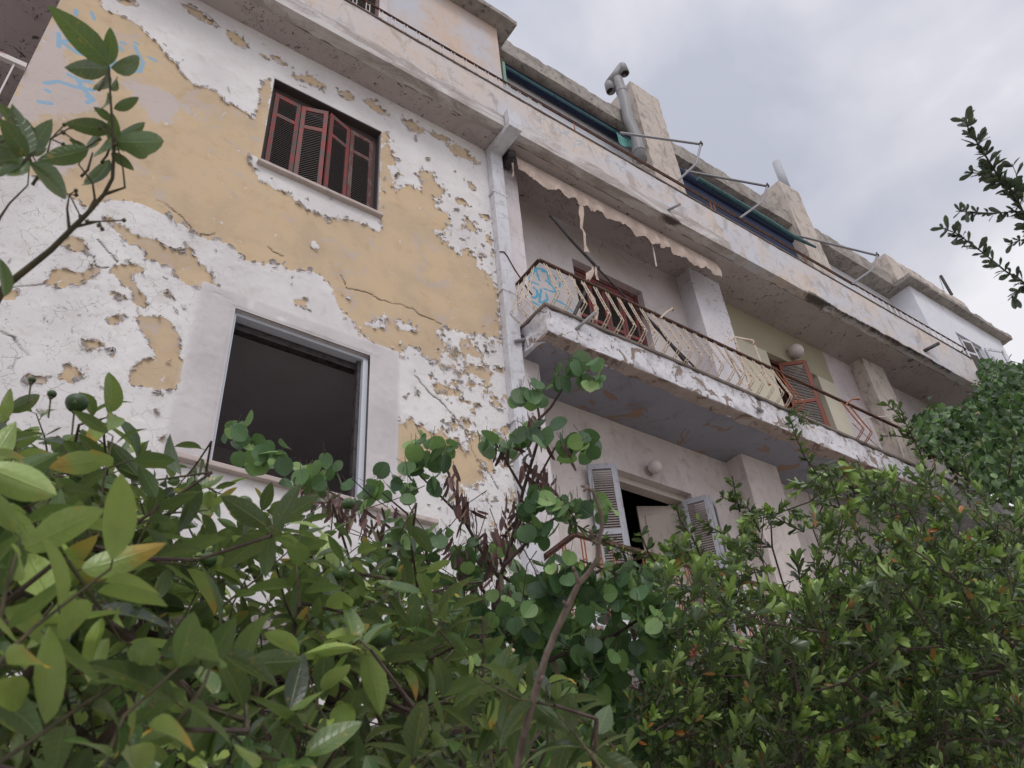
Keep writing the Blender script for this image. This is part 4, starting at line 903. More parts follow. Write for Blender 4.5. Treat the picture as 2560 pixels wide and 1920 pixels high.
V = []; Fc = []; a0 = [onY(*crop(E4, q), .28) for q in ((335, 1270), (360, 1350), (370, 1410), (400, 1450), (440, 1470))]; a1 = [onY(*crop(E4, q), .28) for q in ((480, 1370), (540, 1400), (580, 1430), (605, 1455), (600, 1478))]
for i in range(5):
    for k in range(13): u = k / 12; p = a0[i] * (1 - u) + a1[i] * u; V.append((p[0], p[1] + .02 * math.sin(i * 3.1 + u), p[2] + .015 * math.sin(i * 2.5)))
for i in range(4):
    for k in range(12): a = i * 13 + k; Fc.append((a, a + 1, a + 14, a + 13))
npmesh('cloth_remnant', np.array(V), np.array(Fc), M['tealcloth'], t)
# flue pipe with tee head
t = empty('flue_pipe', (6.8, .3, ZF), 'grey flue with a double tee head beside the first party wall', 'flue')
yv = .12
P = [onY(*crop(E4, q), yv) for q in ((690, 1659), (640, 1500), (610, 1330), (500, 1100), (450, 850), (400, 680), (370, 600), (355, 545))]
m = MB(); m.tube(P, .085, 16); m.build('flue', M['greypipe'], t, smooth=True)
m = MB(); a = onY(*crop(E4, (400, 680)), yv); b_ = onY(*crop(E4, (415, 730)), yv); m.tube([a, b_], .092, 16); m.build('collar', M['greypipe'], t); m = MB(); m.tube([onY(*crop(E4, (640, 1500)), yv), onY(*crop(E4, (655, 1550)), yv)], .095, 16); m.build('collar', M['greypipe'], t)
c0 = onY(*crop(E4, (235, 610)), yv + .12); c1 = onY(*crop(E4, (415, 370)), yv - .12)
m = MB(); m.tube([c0, c1], .075, 14); m.build('cross_pipe', M['greypipe'], t, smooth=True)
for c_, e_ in ((c0, (262, 710)), (c1, (455, 465))):
    y_ = c_[1]; q = onY(*crop(E4, e_), y_); top = c_ + (c_ - q) * .25
    m = MB(); m.tube([top, c_, q], [.06, .078, .078], 14); m.build('outlet', M['greypipe'], t, smooth=True); m = MB(); m.tube([q, q + (c_ - q) * .02], .066, 14); m.build('mouth', M['black'], t)
m = MB(); m.tube([onY(*crop(F4, (780, 40)), .6), onY(*crop(F4, (935, 440)), .6)], .085, 14); tag(m.build('flue_pipe', M['steelpale'], smooth=True), 'plain pale pipe rising behind the second party wall', 'flue')
m = MB(); m.tube([onY(*crop(G4, (1060, 495)), .5), onY(*crop(G4, (1215, 760)), .5)], .035, 8); m.tube([onY(*crop(G4, (1040, 515)), .5), onY(*crop(G4, (1100, 680)), .5)], .006, 6); tag(m.build('antenna_pole', M['darksteel']), 'dark slanting pole on the roof at the far right', 'pole')
# canopy glimpsed over the lower balcony
t = empty('canopy', (5.4, -.4, 2.2), 'red edged canopy corner glimpsed through the shrubs', 'canopy')
m = MB(); m.box(4.84, 5.7, -.72, -.46, 2.235, 2.30); m.build('deck', M['concrete'], t); m = MB(); m.box(4.81, 4.84, -.75, -.10, 2.17, 2.26); m.build('steel_edge', M['pinkred'], t); m = MB(); m.box(4.84, 5.7, -.75, -.72, 2.17, 2.26); m.build('front_edge', M['rail'], t)
#==VEG

# ------------------------------------------------------------------ leaves and branches
def template(kind, curl, fold, seed=0):
    """one leaf lying along +X, length 1: rows along the length, 5 points across"""
    r = np.random.RandomState(seed)
    if kind == 'citrus': us = np.array([0, .1, .25, .42, .6, .76, .9, 1.]); w = .215 * np.sin(PI * us ** .88) ** .75 * (1 - .12 * us); w[-1] = 0; w[0] = .008
    elif kind == 'round': us = np.array([-.08, .06, .25, .48, .7, .88, .97, 1.]); w = np.array([.17, .40, .52, .55, .46, .27, .1, .0])
    elif kind == 'small': us = np.array([0, .2, .45, .68, .86, 1.]); w = np.array([.03, .09, .155, .185, .14, .01])
    elif kind == 'heart': us = np.array([-.12, .05, .25, .5, .72, .88, 1.]); w = np.array([.22, .42, .48, .38, .22, .1, .0])
    elif kind == 'pod': us = np.array([0, .12, .4, .7, .9, 1.]); w = np.array([.01, .09, .11, .105, .07, .0])
    vs = np.array([-1, 0, 1.]) if kind in ('small', 'heart', 'pod') else np.array([-1, -.5, 0, .5, 1.]); P = []; lu = []; lw = []
    for u, ww in zip(us, w):
        for v in vs:
            x = u + (.09 * (1 - abs(v)) if kind in ('round', 'heart') and u < 0 else 0)
            z = -curl * u * u * .5 + fold * abs(v) * ww + .012 * math.sin(9 * u + 4 * v + seed) * (abs(v) > .6)
            P.append((x - curl * curl * u ** 3 * .08, v * ww, z)); lu.append(u); lw.append(v)
    n = len(us); F = []
    for i in range(n - 1):
        for j in range(len(vs) - 1): k = len(vs); a = i * k + j; F.append((a, a + k, a + k + 1, a + 1))
    return np.array(P), np.array(F), np.array(lu), np.array(lw)
TP = {'citrus': [template('citrus', c, f, s) for s, (c, f) in enumerate(((.15, .25), (.45, .35), (.8, .3), (.3, .6), (-.15, .3), (1.1, .4)))],
      'round': [template('round', c, f, s) for s, (c, f) in enumerate(((.1, .1), (.3, .25), (-.15, .2), (.4, .05)))],
      'small': [template('small', c, f, s) for s, (c, f) in enumerate(((.1, .3), (-.35, .4), (.35, .3)))],
      'heart': [template('heart', c, f, s) for s, (c, f) in enumerate(((.2, .15), (.5, .25), (.1, .3)))],
      'pod': [template('pod', c, f, s) for s, (c, f) in enumerate(((.2, .1), (.5, .3), (-.3, .2)))]}
class Foliage:
    def __init__(s, kind, seed): s.k = kind; s.rs = np.random.RandomState(seed); s.L = []
    def add(s, p, d, n, size, lv=None): s.L.append((p, d, n, size, s.rs.rand() if lv is None else lv))
    def build(s, name, mat, parent):
        if not s.L: return
        P = np.array([l[0] for l in s.L]); D = np.array([l[1] for l in s.L], float); Nn = np.array([l[2] for l in s.L], float); S = np.array([l[3] for l in s.L]); LV = np.array([l[4] for l in s.L])
        D /= np.linalg.norm(D, axis=1)[:, None] + 1e-9; B = np.cross(Nn, D); B /= np.linalg.norm(B, axis=1)[:, None] + 1e-9; Nn = np.cross(D, B)
        T = TP[s.k]; idx = s.rs.randint(0, len(T), len(P)); V = []; F = []; lu = []; lw = []; lv = []; b = 0
        for t in range(len(T)):
            m = idx == t; k = m.sum()
            if not k: continue
            p, f, u, w = T[t]; nv = len(p); wid = s.rs.uniform(.85, 1.15, k)[:, None, None]
            v = P[m][:, None, :] + S[m][:, None, None] * (p[None, :, 0, None] * D[m][:, None, :] + p[None, :, 1, None] * wid * B[m][:, None, :] + p[None, :, 2, None] * Nn[m][:, None, :])
            V.append(v.reshape(-1, 3)); F.append((f[None] + (np.arange(k) * nv)[:, None, None] + b).reshape(-1, 4)); b += k * nv
            lu.append(np.tile(u, k)); lw.append(np.tile(w, k)); lv.append(np.repeat(LV[m], nv))
        return npmesh(name, np.concatenate(V), np.concatenate(F), mat, parent, dict(lu=np.concatenate(lu), lw=np.concatenate(lw), lv=np.concatenate(lv)), smooth=True)
def unit(v): v = np.asarray(v, float); return v / (np.linalg.norm(v) + 1e-9)
def skeleton(root_path, tips, rs, r_tip=.0022, r_pow=.42, jit=.06, cap_r=.06):
    """grow branches from a trunk polyline to every tip; returns a MB of tubes"""
    nodes = [np.array(p, float) for p in root_path]; par = list(range(-1, len(nodes) - 1)); base = nodes[-1]
    order = sorted(range(len(tips)), key=lambda i: np.linalg.norm(tips[i] - base)); leafn = []
    for i in order:
        t = np.array(tips[i]); A = np.array(nodes); d = np.linalg.norm(A - t, axis=1) + .25 * np.linalg.norm(A - base, axis=1) * 0
        up = (A[:, 2] > t[2] + .05) * .35; j = int(np.argmin(d + up)); L = d[j]; k = max(1, int(L / .09)); p0 = nodes[j]; prev = j
        side = rs.randn(3) * jit * L
        for q in range(1, k + 1):
            u = q / k; p = p0 * (1 - u) + t * u + side * math.sin(PI * u) + np.array([0, 0, -.08 * L * math.sin(PI * u)]) + (rs.randn(3) * .004 if q < k else 0)
            nodes.append(p); par.append(prev); prev = len(nodes) - 1
        leafn.append(prev)
    cnt = np.zeros(len(nodes))
    for l in leafn:
        while l >= 0: cnt[l] += 1; l = par[l]
    rad_ = np.minimum(r_tip * np.maximum(cnt, 1) ** r_pow, cap_r); m = MB()
    for i, p in enumerate(nodes):
        if par[i] >= 0:
            m.tube([nodes[par[i]], p], [min(rad_[par[i]], rad_[i] * 1.25), rad_[i]], 5, False)
    return m
def sample(poly, n, rs, dfun, holes=()):
    """n points spread through the volume seen inside an outline, each at its own depth"""
    P = np.array(poly, float); x0, y0 = P.min(0); x1, y1 = P.max(0); out_ = []
    while len(out_) < n:
        x, y = rs.uniform(x0, x1), rs.uniform(y0, y1)
        if not inpoly(np.array([x]), np.array([y]), poly)[0]: continue
        if any(inpoly(np.array([x]), np.array([y]), h)[0] for h in holes): continue
        d = dfun(x, y, rs)
        if d is None: continue
        out_.append((deep(x, y, d), x, y, d))
    return out_
UP = np.array([0, 0, 1.]); TOCAM = unit(-W @ np.array([0, 0, 1.]))
DP = 2560 / 2212
def dp(l): return [(a * DP, b * DP) for a, b in l]

def citrus():
    rs = np.random.RandomState(21); fo = Foliage('citrus', 4); tw = MB(); tips = []
    far = dp([(-60,900),(0,870),(60,860),(150,890),(230,880),(300,900),(330,985),(400,1010),(470,1040),(520,1070),(600,1110),(690,1130),(760,1190),(820,1240),(900,1250),(970,1260),(1000,1330),(1040,1400),(1120,1430),(1250,1500),(1290,1560),(1280,1760),(-60,1760)])
    near = dp([(-80,1120),(60,1080),(180,1150),(280,1250),(420,1330),(560,1420),(640,1560),(720,1760),(-80,1760)])
    def dfar(x, y, r):
        t = x / 1500; return r.uniform(1.15, 2.3) + .25 * t - .25 * (y > 1600)
    pts = sample(far, 190, rs, dfar) + sample(dp([(-20,890),(150,890),(300,900),(400,1010),(620,1110),(800,1200),(960,1250),(1020,1350),(900,1500),(-20,1300)]), 120, rs, lambda x, y, r: r.uniform(1.25, 2.3)) + sample(dp([(580,1090),(760,1130),(880,1200),(1000,1290),(1090,1420),(900,1520),(700,1350)]), 55, rs, lambda x, y, r: r.uniform(1.6, 2.4)) + sample(dp([(0,1300),(700,1400),(1250,1540),(1280,1760),(-60,1760)]), 210, rs, lambda x, y, r: r.uniform(1.3, 2.8)) + sample(near, 40, rs, lambda x, y, r: r.uniform(.72, 1.05))
    # the sprig high at the left edge, close to the lens
    for (x, y, d) in ((236,150,1.12),(243,300,1.1),(200,330,1.12),(60,310,1.0),(20,300,.98)):
        pts.append((deep(x * DP, y * DP, d), x * DP, y * DP, d))
    for k, (p, x, y, d) in enumerate(pts):
        special = k >= len(pts) - 5
        T = unit(UP * rs.uniform(.35, 1.1) + rs.randn(3) * .55 + np.array([.25, -.1, 0])); L = rs.uniform(.08, .17)
        if special: T = unit(np.array([.05, 0, 1.])); L = .05
        base = p - T * L; tips.append(base)
        mid = base + T * L * .5 + rs.randn(3) * .006
        tw.tube([base, mid, p], [.0022, .0018, .0012], 5, False)
        tone = rs.choice([.05, .15, .3, .5, .85]); n = rs.randint(6, 10) if not special else 0; ang = rs.rand() * 6.28; s1 = unit(np.cross(T, rs.randn(3))); s2 = np.cross(T, s1)
        for i in range(n):
            u = 1 - i / n * .95; q = base * (1 - u) + p * u; ang += 2.4 + rs.randn() * .3; o = s1 * math.cos(ang) + s2 * math.sin(ang)
            dirn = unit(o + T * rs.uniform(.1, .9) * (1.4 if u > .85 else .7) - UP * rs.uniform(0, .35)); nrm = unit(UP * .9 + rs.randn(3) * .45 + T * .3)
            sz = rs.uniform(.045, .09) * (.85 if d > 1.5 else 1); st = q + dirn * .008
            tw.tube([q, st], .0009, 4, False); fo.add(st, dirn, nrm, sz, np.clip(tone + rs.randn() * .22, .0, .94) if rs.rand() > .06 else .97)
    # hand-placed big leaves of the near sprig (base, tip on the photo)
    for (bx, by, tx, ty, d, up_) in ((236,140,126,24,1.1,.2),(238,140,240,58,1.12,.9),(236,148,146,148,1.1,.3),(240,146,336,138,1.1,.3),(236,160,205,210,1.12,.2),(232,200,238,260,1.1,.5),(246,235,304,214,1.1,.4),(243,283,146,262,1.1,.3),(246,305,390,318,1.08,.2),
        (248,300,345,335,1.12,.3),(240,310,252,250,1.12,.8),(246,300,260,360,1.12,.4),(236,345,182,400,1.12,.3),(192,322,92,352,1.05,.3),(190,325,150,300,1.1,.4),(64,330,28,236,.98,.8),(66,332,50,240,1.0,.7),(62,352,158,430,.98,.3),(60,332,104,318,1.02,.4),(58,330,-40,300,.98,.3),(40,345,-30,350,.96,.3),(10,640,8,560,.95,.4),(238,150,180,95,1.13,.3),(234,190,280,175,1.1,.4),(244,262,200,232,1.1,.4),(244,290,205,345,1.09,.4),(246,300,330,275,1.13,.4),(240,330,290,370,1.1,.4),(236,345,215,420,1.1,.3),(190,322,215,285,1.1,.4),(64,330,110,260,1.0,.5),(60,340,0,255,.98,.5),(62,346,20,400,.98,.5),(50,338,-20,380,.97,.5),(58,330,88,282,1.0,.5),(60,1140,-60,1100,.9,.3)):
        a = deep(bx * DP, by * DP, d); b_ = deep(tx * DP, ty * DP, d + rs.uniform(-.03, .03)); L = np.linalg.norm(b_ - a)
        fo.add(a, b_ - a, unit(UP * up_ * .5 + rs.randn(3) * .28 - TOCAM * .8), L, rs.uniform(.1, .5))
    for pth in ([(-30,690),(10,620),(60,580),(110,540),(160,490),(190,460),(225,420),(243,385),(246,330),(242,260),(238,200),(236,145)], [(-40,560),(0,470),(20,440),(60,400),(66,330)], [(190,460),(205,430),(200,395),(170,355),(185,320)],[(225,420),(270,405),(265,360),(250,300)],[(150,500),(145,450),(150,420)],[(160,490),(215,478)],[(70,400),(95,360),(110,300)]):
        P = [deep(x * DP, y * DP, 1.08) for x, y in pth]; r0 = .0058 if len(pth) > 8 else .0024
        tw.tube(P, [r0 * (1 - .85 * (i / len(P)) ** .7) for i in range(len(P))], 7)
        if len(pth) < 6:
            for e_ in (P[-1],):
                for _ in range(4): q = e_ + rs.randn(3) * .012; tw.tube([e_, q], .001, 4); tw.sphere(tuple(q), .003, 6, 4)
    t = empty('citrus_tree', (-.9, -4.1, GROUND), 'large leaved citrus tree with green fruit, nearest the viewer at lower left', 'tree')
    root = [(-1.0, -4.0, GROUND), (-.95, -4.02, -.6), (-.8, -4.0, .1), tuple(deep(600, 2250, 1.5)), tuple(deep(640, 2000, 1.6))]
    tipa = [deep(-35, 800, 1.08)] + tips[:-5]
    sk = skeleton(root, tipa, rs, .0024, .40, .07, .05); sk.build('trunk', M['bark'], t); tw.build('twigs', M['bark3'], t, recalc=False); fo.build('crown', M['citrus'], t)
    fr = [(192,1007,1.3,.021),(45,1230,1.05,.028),(610,1262,1.5,.021),(812,1475,1.5,.021),(850,1435,1.6,.02),(520,1400,1.45,.019),(948,1590,1.35,.027),(870,1260,1.6,.016),(600,1880,1.1,.027),(130,985,1.45,.010),(345,1680,1.2,.012),(980,1430,1.7,.016),(80,950,1.45,.008)]
    for (x, y, d, r) in fr:
        r = r * .78; c = deep(x, y, d); m = MB(); m.sphere(tuple(c), r, 22, 16, rs.uniform(.88, .98))
        m.v = [tuple(np.array(v) + (np.array(v) - c) * (.05 * math.sin(v[0] * 180 + x) * math.sin(v[2] * 150))) for v in m.v]; f = m.build('fruit', M['fruit'], t, smooth=True)
        m = MB(); m.tube([c + UP * -r * .95, c - UP * (r + .04) + np.array([.006, 0, 0])], .0016, 5); m.sphere(tuple(c - UP * r), .004, 6, 4); m.build('stalk', M['bark3'], f)
citrus()

def judas():
    rs = np.random.RandomState(8); fo = Foliage('round', 6); pod = Foliage('pod', 9); tw = MB(); t = empty('judas_tree', (1.6, -3.2, GROUND), 'round leaved tree with hanging brown pods in the middle, before the downpipe', 'tree')
    D0 = 2.6
    stems = {
     'A': ([(1040,1700),(1050,1480),(1062,1340),(1080,1250),(1108,1160),(1130,1060),(1160,960),(1165,900),(1158,860),(1150,838)], .010, 2.6),
     'A2': ([(1165,905),(1190,880),(1215,840),(1240,800),(1275,800)], .005, 2.58),
     'B': ([(1108,1160),(1140,1090),(1170,1020),(1200,965),(1245,948)], .006, 2.55),
     'C': ([(1080,1250),(1040,1190),(1000,1120),(975,1040),(955,985),(930,970)], .007, 2.7),
     'C2': ([(1000,1120),(940,1060),(890,1010)], .005, 2.7), 'D': ([(1062,1340),(980,1270),(900,1190),(830,1130),(760,1090),(690,1050),(620,1010),(520,950)], .007, 2.75),
     'E': ([(1130,1060),(1090,990),(1060,940)], .005, 2.6), 'F': ([(1090,1220),(1170,1140),(1240,1090),(1280,1085)], .006, 2.5), 'G': ([(900,1190),(880,1110),(820,1060)], .005, 2.75),
     'H': ([(1050,1400),(1180,1300),(1300,1230),(1400,1200)], .008, 2.5), 'I': ([(1060,1480),(1200,1420),(1330,1370),(1440,1300)], .008, 2.45), 'J': ([(960,1480),(880,1400),(860,1350)], .006, 2.7), 'K': ([(1050,1600),(1200,1560),(1400,1540)], .007, 2.6)}
    for k, (pts, r0, d) in stems.items():
        P = [deep(x * DP, y * DP, d + .015 * i) for i, (x, y) in enumerate(pts)]; tw.tube(P, [r0 * (1 - .8 * i / len(P)) for i in range(len(P))], 6)
    def leafspray(x, y, n, sx, sy, d, size=.050):
        for _ in range(int(n * 1.35)):
            p = deep((x + rs.randn() * sx * .5) * DP, (y + rs.randn() * sy * .5) * DP, d + rs.randn() * .06); dirn = unit(-UP * .8 + rs.randn(3) * .55); nrm = unit(rs.randn(3) * .55 + TOCAM * .8 + UP * .3)
            fo.add(p, dirn, nrm, size * rs.uniform(.7, 1.2)); tw.tube([p, p - dirn * .03 + UP * .01], .0008, 4, False)
    for c in ((500,935,7,30,25,2.75),(540,960,8,40,35,2.75),(600,985,7,40,40,2.75),(650,1010,9,50,30,2.75),(700,1030,8,40,30,2.75),(560,1000,5,30,20,2.75),(900,950,5,25,20,2.7),(935,970,6,30,30,2.7),(965,975,4,20,20,2.68),(890,1015,6,35,30,2.7),(940,1035,4,25,20,2.7),
              (1055,942,5,30,12,2.6),(1090,952,5,25,20,2.6),(1125,842,5,25,14,2.6),(1160,840,4,22,16,2.6),(1125,925,6,25,30,2.6),(1165,930,4,25,25,2.6),(1200,815,5,18,20,2.58),(1235,800,7,30,22,2.58),(1275,808,6,25,22,2.58),(1210,965,4,25,20,2.55),(1245,950,8,28,24,2.55),(1270,960,5,18,22,2.55),
              (840,1050,6,40,30,2.75),(800,1060,6,40,25,2.75),(880,1050,4,25,20,2.7),(1150,1080,6,40,25,2.5),(1210,1085,9,45,28,2.5),(1270,1085,8,35,28,2.5),(1140,1120,8,35,30,2.5),(1180,1140,6,35,25,2.5),(960,1180,7,45,35,2.7),(900,1170,7,45,30,2.7),(860,1140,5,35,25,2.72),
              (930,1220,5,30,25,2.7),(1010,1220,5,25,25,2.7),(1000,1200,4,25,20,2.7),(1230,1260,10,50,40,2.5),(1290,1260,12,60,40,2.5),(1350,1290,14,60,45,2.45),(1420,1320,22,50,55,2.42),(1450,1340,14,45,45,2.42),(1380,1230,10,50,40,2.5),(1200,1340,10,60,50,2.5),(1280,1370,14,60,50,2.5),
              (1350,1400,14,70,45,2.5),(1180,1250,7,40,30,2.5),(1120,1380,10,60,50,2.6),(1190,1450,12,70,60,2.6),(1300,1470,12,70,50,2.6),(1060,1460,8,60,60,2.7),(1000,1500,8,60,60,2.7),(1440,1480,8,60,50,2.6),(1380,1560,12,80,50,2.7),(1500,1580,12,80,60,2.7),(980,1440,6,50,50,2.75),(870,1340,5,50,40,2.75),(1600,1620,8,70,40,2.7),(880,1490,8,60,60,2.8),(940,1560,9,60,60,2.8)):
        leafspray(*c)
    for (p, x, y, d) in sample(dp([(780,1090),(900,1090),(1000,1150),(1100,1180),(1140,1300),(1080,1450),(950,1380),(820,1230)]), 40, rs, lambda x, y, r: r.uniform(2.55, 3.0)):
        leafspray(x / DP, y / DP, rs.randint(2, 6), 40, 34, d, rs.uniform(.036, .055)); b_ = p + unit(rs.randn(3) + UP * -.2) * .2; tw.tube([p, (p + b_) / 2 + rs.randn(3) * .015, b_], .0018, 4, False)
        for _ in range(rs.randint(0, 6)): pod.add(p + rs.randn(3) * .03, unit(-UP + rs.randn(3) * .4), unit(TOCAM + rs.randn(3) * .8), rs.uniform(.03, .065))
    low = dp([(960,1330),(1080,1280),(1200,1230),(1330,1190),(1470,1240),(1490,1400),(1420,1560),(1330,1760),(900,1760),(880,1500)])
    for (p, x, y, d) in sample(low, 95, rs, lambda x, y, r: r.uniform(2.35, 3.1)):
        leafspray(x / DP, y / DP, rs.randint(5, 9), 45, 38, d, rs.uniform(.045, .062))
        b_ = p + unit(rs.randn(3) + UP * -.3) * .16; tw.tube([p, (p + b_) / 2 + rs.randn(3) * .01, b_], .0018, 4, False)
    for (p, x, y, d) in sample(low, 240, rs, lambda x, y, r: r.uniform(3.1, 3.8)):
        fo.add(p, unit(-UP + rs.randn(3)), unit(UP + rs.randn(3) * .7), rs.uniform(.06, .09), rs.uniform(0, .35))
    for (x0, y0, x1, y1, n) in ((640,1050,760,1100,26),(690,1060,830,1130,34),(720,1080,800,1140,26),(960,1010,1010,1100,30),(990,1080,1060,1180,26),(1140,900,1170,960,12),(1130,960,1170,1060,26),(1110,1060,1140,1180,26),(1160,1010,1200,1060,16),(1060,960,1110,980,8),(1060,1180,1090,1330,34),(1000,1200,1050,1330,22),(1080,1100,1110,1230,18),(940,1150,1000,1200,16),(1200,960,1235,985,6),(1290,1290,1340,1340,10),(1330,1440,1380,1500,10),(1080,1330,1150,1380,14),(1190,1420,1300,1490,16),(880,1210,960,1290,20)):
        for _ in range(n):
            u = rs.rand(); p = deep((x0 + (x1 - x0) * u + rs.randn() * 10) * DP, (y0 + (y1 - y0) * u + rs.randn() * 8) * DP, 2.66 + rs.randn() * .05)
            pod.add(p, unit(-UP + rs.randn(3) * .38), unit(TOCAM + rs.randn(3) * .8), rs.uniform(.035, .07)); tw.tube([p, p + UP * .012], .0009, 4, False)
    m = skeleton([(1.6, -3.2, GROUND), (1.5, -3.15, -.2), tuple(deep(1200, 2150, 2.6))], [deep(1204, 1966, 2.6), deep(1560, 1900, 2.6), deep(1000, 1800, 2.75)], rs, .015, .5, .03); m.build('trunk', M['bark'], t)
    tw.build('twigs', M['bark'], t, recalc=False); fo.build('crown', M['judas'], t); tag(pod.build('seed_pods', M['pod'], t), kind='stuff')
    # thick bare shoot
    b = MB(); DS = 1.12; pts = [(1095,1800,.015),(1115,1659,.014),(1140,1560,.0135),(1160,1480,.013),(1178,1420,.012),(1200,1370,.0115),(1225,1310,.011),(1250,1262,.010),(1275,1235,.0095),(1290,1205,.009),(1294,1170,.0085),(1300,1140,.008),(1297,1110,.0075),(1290,1080,.007),(1280,1062,.006),(1268,1052,.005),(1256,1050,.004)]
    P = [deep(x * DP, y * DP, DS) + np.array([math.sin(i * 2.3) * .0015, 0, 0]) for i, (x, y, r) in enumerate(pts)]; R2 = [r * .36 * (1.12 if i % 3 == 0 else 1) for i, (_, _, r) in enumerate(pts)]
    b.tube([(.75, -3.85, GROUND), (.70, -3.9, -.4)] + P, [.012, .010] + R2, 9)
    for (x0, y0, x1, y1) in ((1250,1262,1243,1238),(1243,1238,1238,1226),(1292,1175,1280,1168),(1280,1168,1275,1145),(1160,1480,1172,1462),(1268,1052,1262,1060),(1225,1310,1218,1300)):
        b.tube([deep(x0 * DP, y0 * DP, DS), deep(x1 * DP, y1 * DP, DS - .01)], [.003, .002], 6)
    tag(b.build('bare_sapling', M['bark2'], None, smooth=True), 'bare pinkish grey stem rising diagonally in front of the grey shuttered door', 'sapling')
    b = MB(); b.tube([deep(890 * DP * 1.0, 1659 * DP, 1.8), deep(930 * DP, 1630 * DP, 1.8), deep(985 * DP, 1600 * DP, 1.8)], [.008, .006, .005], 6)
judas()

def smallshrub():
    rs = np.random.RandomState(33); fo = Foliage('small', 12); tw = MB(); tips = []
    outline = dp([(1150,1760),(1230,1560),(1330,1530),(1400,1460),(1440,1400),(1420,1350),(1480,1300),(1420,1260),(1390,1220),(1400,1180),(1450,1150),(1500,1180),(1560,1210),(1570,1150),(1590,1120),(1640,1110),(1680,1060),(1740,1040),(1780,1010),(1840,1000),(1900,1020),(1960,1000),(2010,1010),(2090,1040),(2160,1070),(2300,1080),(2300,1760)])
    holes = [dp([(1640,1130),(1700,1110),(1740,1130),(1740,1190),(1690,1230),(1640,1220)])]
    pts = sample(outline, 1300, rs, lambda x, y, r: r.uniform(1.9, 3.0) + (.3 if y < 1350 else 0), holes) + sample(dp([(1250,1760),(1500,1450),(1700,1300),(1900,1150),(2300,1150),(2300,1760)]), 1000, rs, lambda x, y, r: r.uniform(2.4, 3.5))
    def shoot(p, T, L, n, sz, lvb=0.):
        base = p - T * L; tw.tube([base, p], [.0018, .0009], 4, False); tone = rs.uniform(0, .4)
        s1 = unit(np.cross(T, rs.randn(3))); s2 = np.cross(T, s1); ang = rs.rand() * 6
        for i in range(n):
            u = 1 - (i / n) ** 1.3; q = base * (1 - u) + p * u; ang += 2.4; o = s1 * math.cos(ang) + s2 * math.sin(ang)
            dirn = unit(o * (.45 + .8 * (1 - u)) + T * .9); fo.add(q, dirn, unit(T + o * -.3 + rs.randn(3) * .2), sz * rs.uniform(.6, 1.1) * (.8 + .2 * u), np.clip(tone + .85 * (u ** 1.3) * rs.uniform(.5, 1.2) + lvb, 0, .96) if rs.rand() > .02 else .99)
        return base
    for (p, x, y, d) in pts:
        T = unit(UP * rs.uniform(.4, 1.) + rs.randn(3) * .5 + TOCAM * .25); tips.append(shoot(p, T, rs.uniform(.05, .11), rs.randint(14, 22), rs.uniform(.030, .047)))
    # inner foliage deep in the thicket, in its own shade
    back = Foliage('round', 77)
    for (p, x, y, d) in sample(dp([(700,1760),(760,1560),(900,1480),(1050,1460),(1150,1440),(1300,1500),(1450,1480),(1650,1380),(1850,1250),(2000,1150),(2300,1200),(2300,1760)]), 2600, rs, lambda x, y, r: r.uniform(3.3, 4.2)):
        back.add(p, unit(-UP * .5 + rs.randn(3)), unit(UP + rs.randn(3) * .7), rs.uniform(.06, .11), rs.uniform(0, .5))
    # named sprigs that stand out of the outline
    def sprig(path, d, step=.018, r0=.003, sz=.034, n=10, F=None, T_=None):
        f_ = F or fo; t_ = T_ or tw; P = [deep(x, y, d) for x, y in path]; t_.tube(P, [r0 * (1 - .6 * i / len(P)) for i in range(len(P))], 6)
        for a, b_ in zip(P[:-1], P[1:]):
            L = np.linalg.norm(b_ - a); k = max(1, int(L / step)); dr = unit(b_ - a)
            for i in range(k):
                q = a + (b_ - a) * (i + rs.rand() * .6) / k
                for _ in range(n // 2):
                    o = unit(np.cross(dr, rs.randn(3))); f_.add(q, unit(o + dr * rs.uniform(.1, 1.2)), unit(UP + rs.randn(3) * .6), sz * rs.uniform(.6, 1.2), rs.rand() * .9)
    for pth, d in (([(1850,1280),(1840,1240),(1830,1190)],2.6),([(1900,1330),(1870,1270),(1800,1240)],2.6),([(2060,1230),(2040,1180),(2010,1140),(1985,1080),(1970,1030)],2.9),([(2140,1270),(2130,1200),(2110,1140)],2.9),([(2330,1220),(2300,1130),(2265,1060),(2240,1030),(2215,1010)],2.9),([(2262,1060),(2255,1030),(2240,1010)],2.85),([(2290,1100),(2245,1090),(2200,1090)],2.9),([(2420,1260),(2420,1190),(2400,1120)],2.8),
                   ([(1860,1400),(1800,1330),(1745,1300)],2.5),([(1650,1420),(1620,1380),(1600,1330)],2.4),([(1760,1420),(1740,1360),(1700,1300),(1690,1260)],2.4),([(2520,1200),(2530,1130),(2545,1080)],2.7),([(1420,1300),(1470,1330),(1540,1370),(1600,1400)],2.4),([(1400,1245),(1440,1300)],2.4),([(1450,1400),(1500,1420),(1560,1440)],2.4),([(2180,1260),(2240,1250),(2290,1230)],2.9),([(2010,1330),(1930,1290),(1880,1300)],2.7)):
        sprig(pth, d)
    t = empty('broad_shrub', (3.4, -2.6, GROUND), 'dense shrub of small glossy leaves filling the lower right', 'shrub')
    root = [(3.2, -2.4, GROUND), (3.1, -2.45, -.3), tuple(deep(2150, 2250, 2.9)), tuple(deep(2100, 2050, 2.8))]
    sel = tips[:1300:3] + tips[1300::6]
    skeleton(root, sel, rs, .0014, .40, .05, .03).build('trunk', M['bark'], t)
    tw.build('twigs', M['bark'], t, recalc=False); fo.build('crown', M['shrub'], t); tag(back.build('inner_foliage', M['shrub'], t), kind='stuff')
    # dark shoots against the sky at upper right: the same kind of plant, another one
    f2 = Foliage('small', 15); t2 = MB()
    c = lambda l: [crop(U4, p) for p in l]
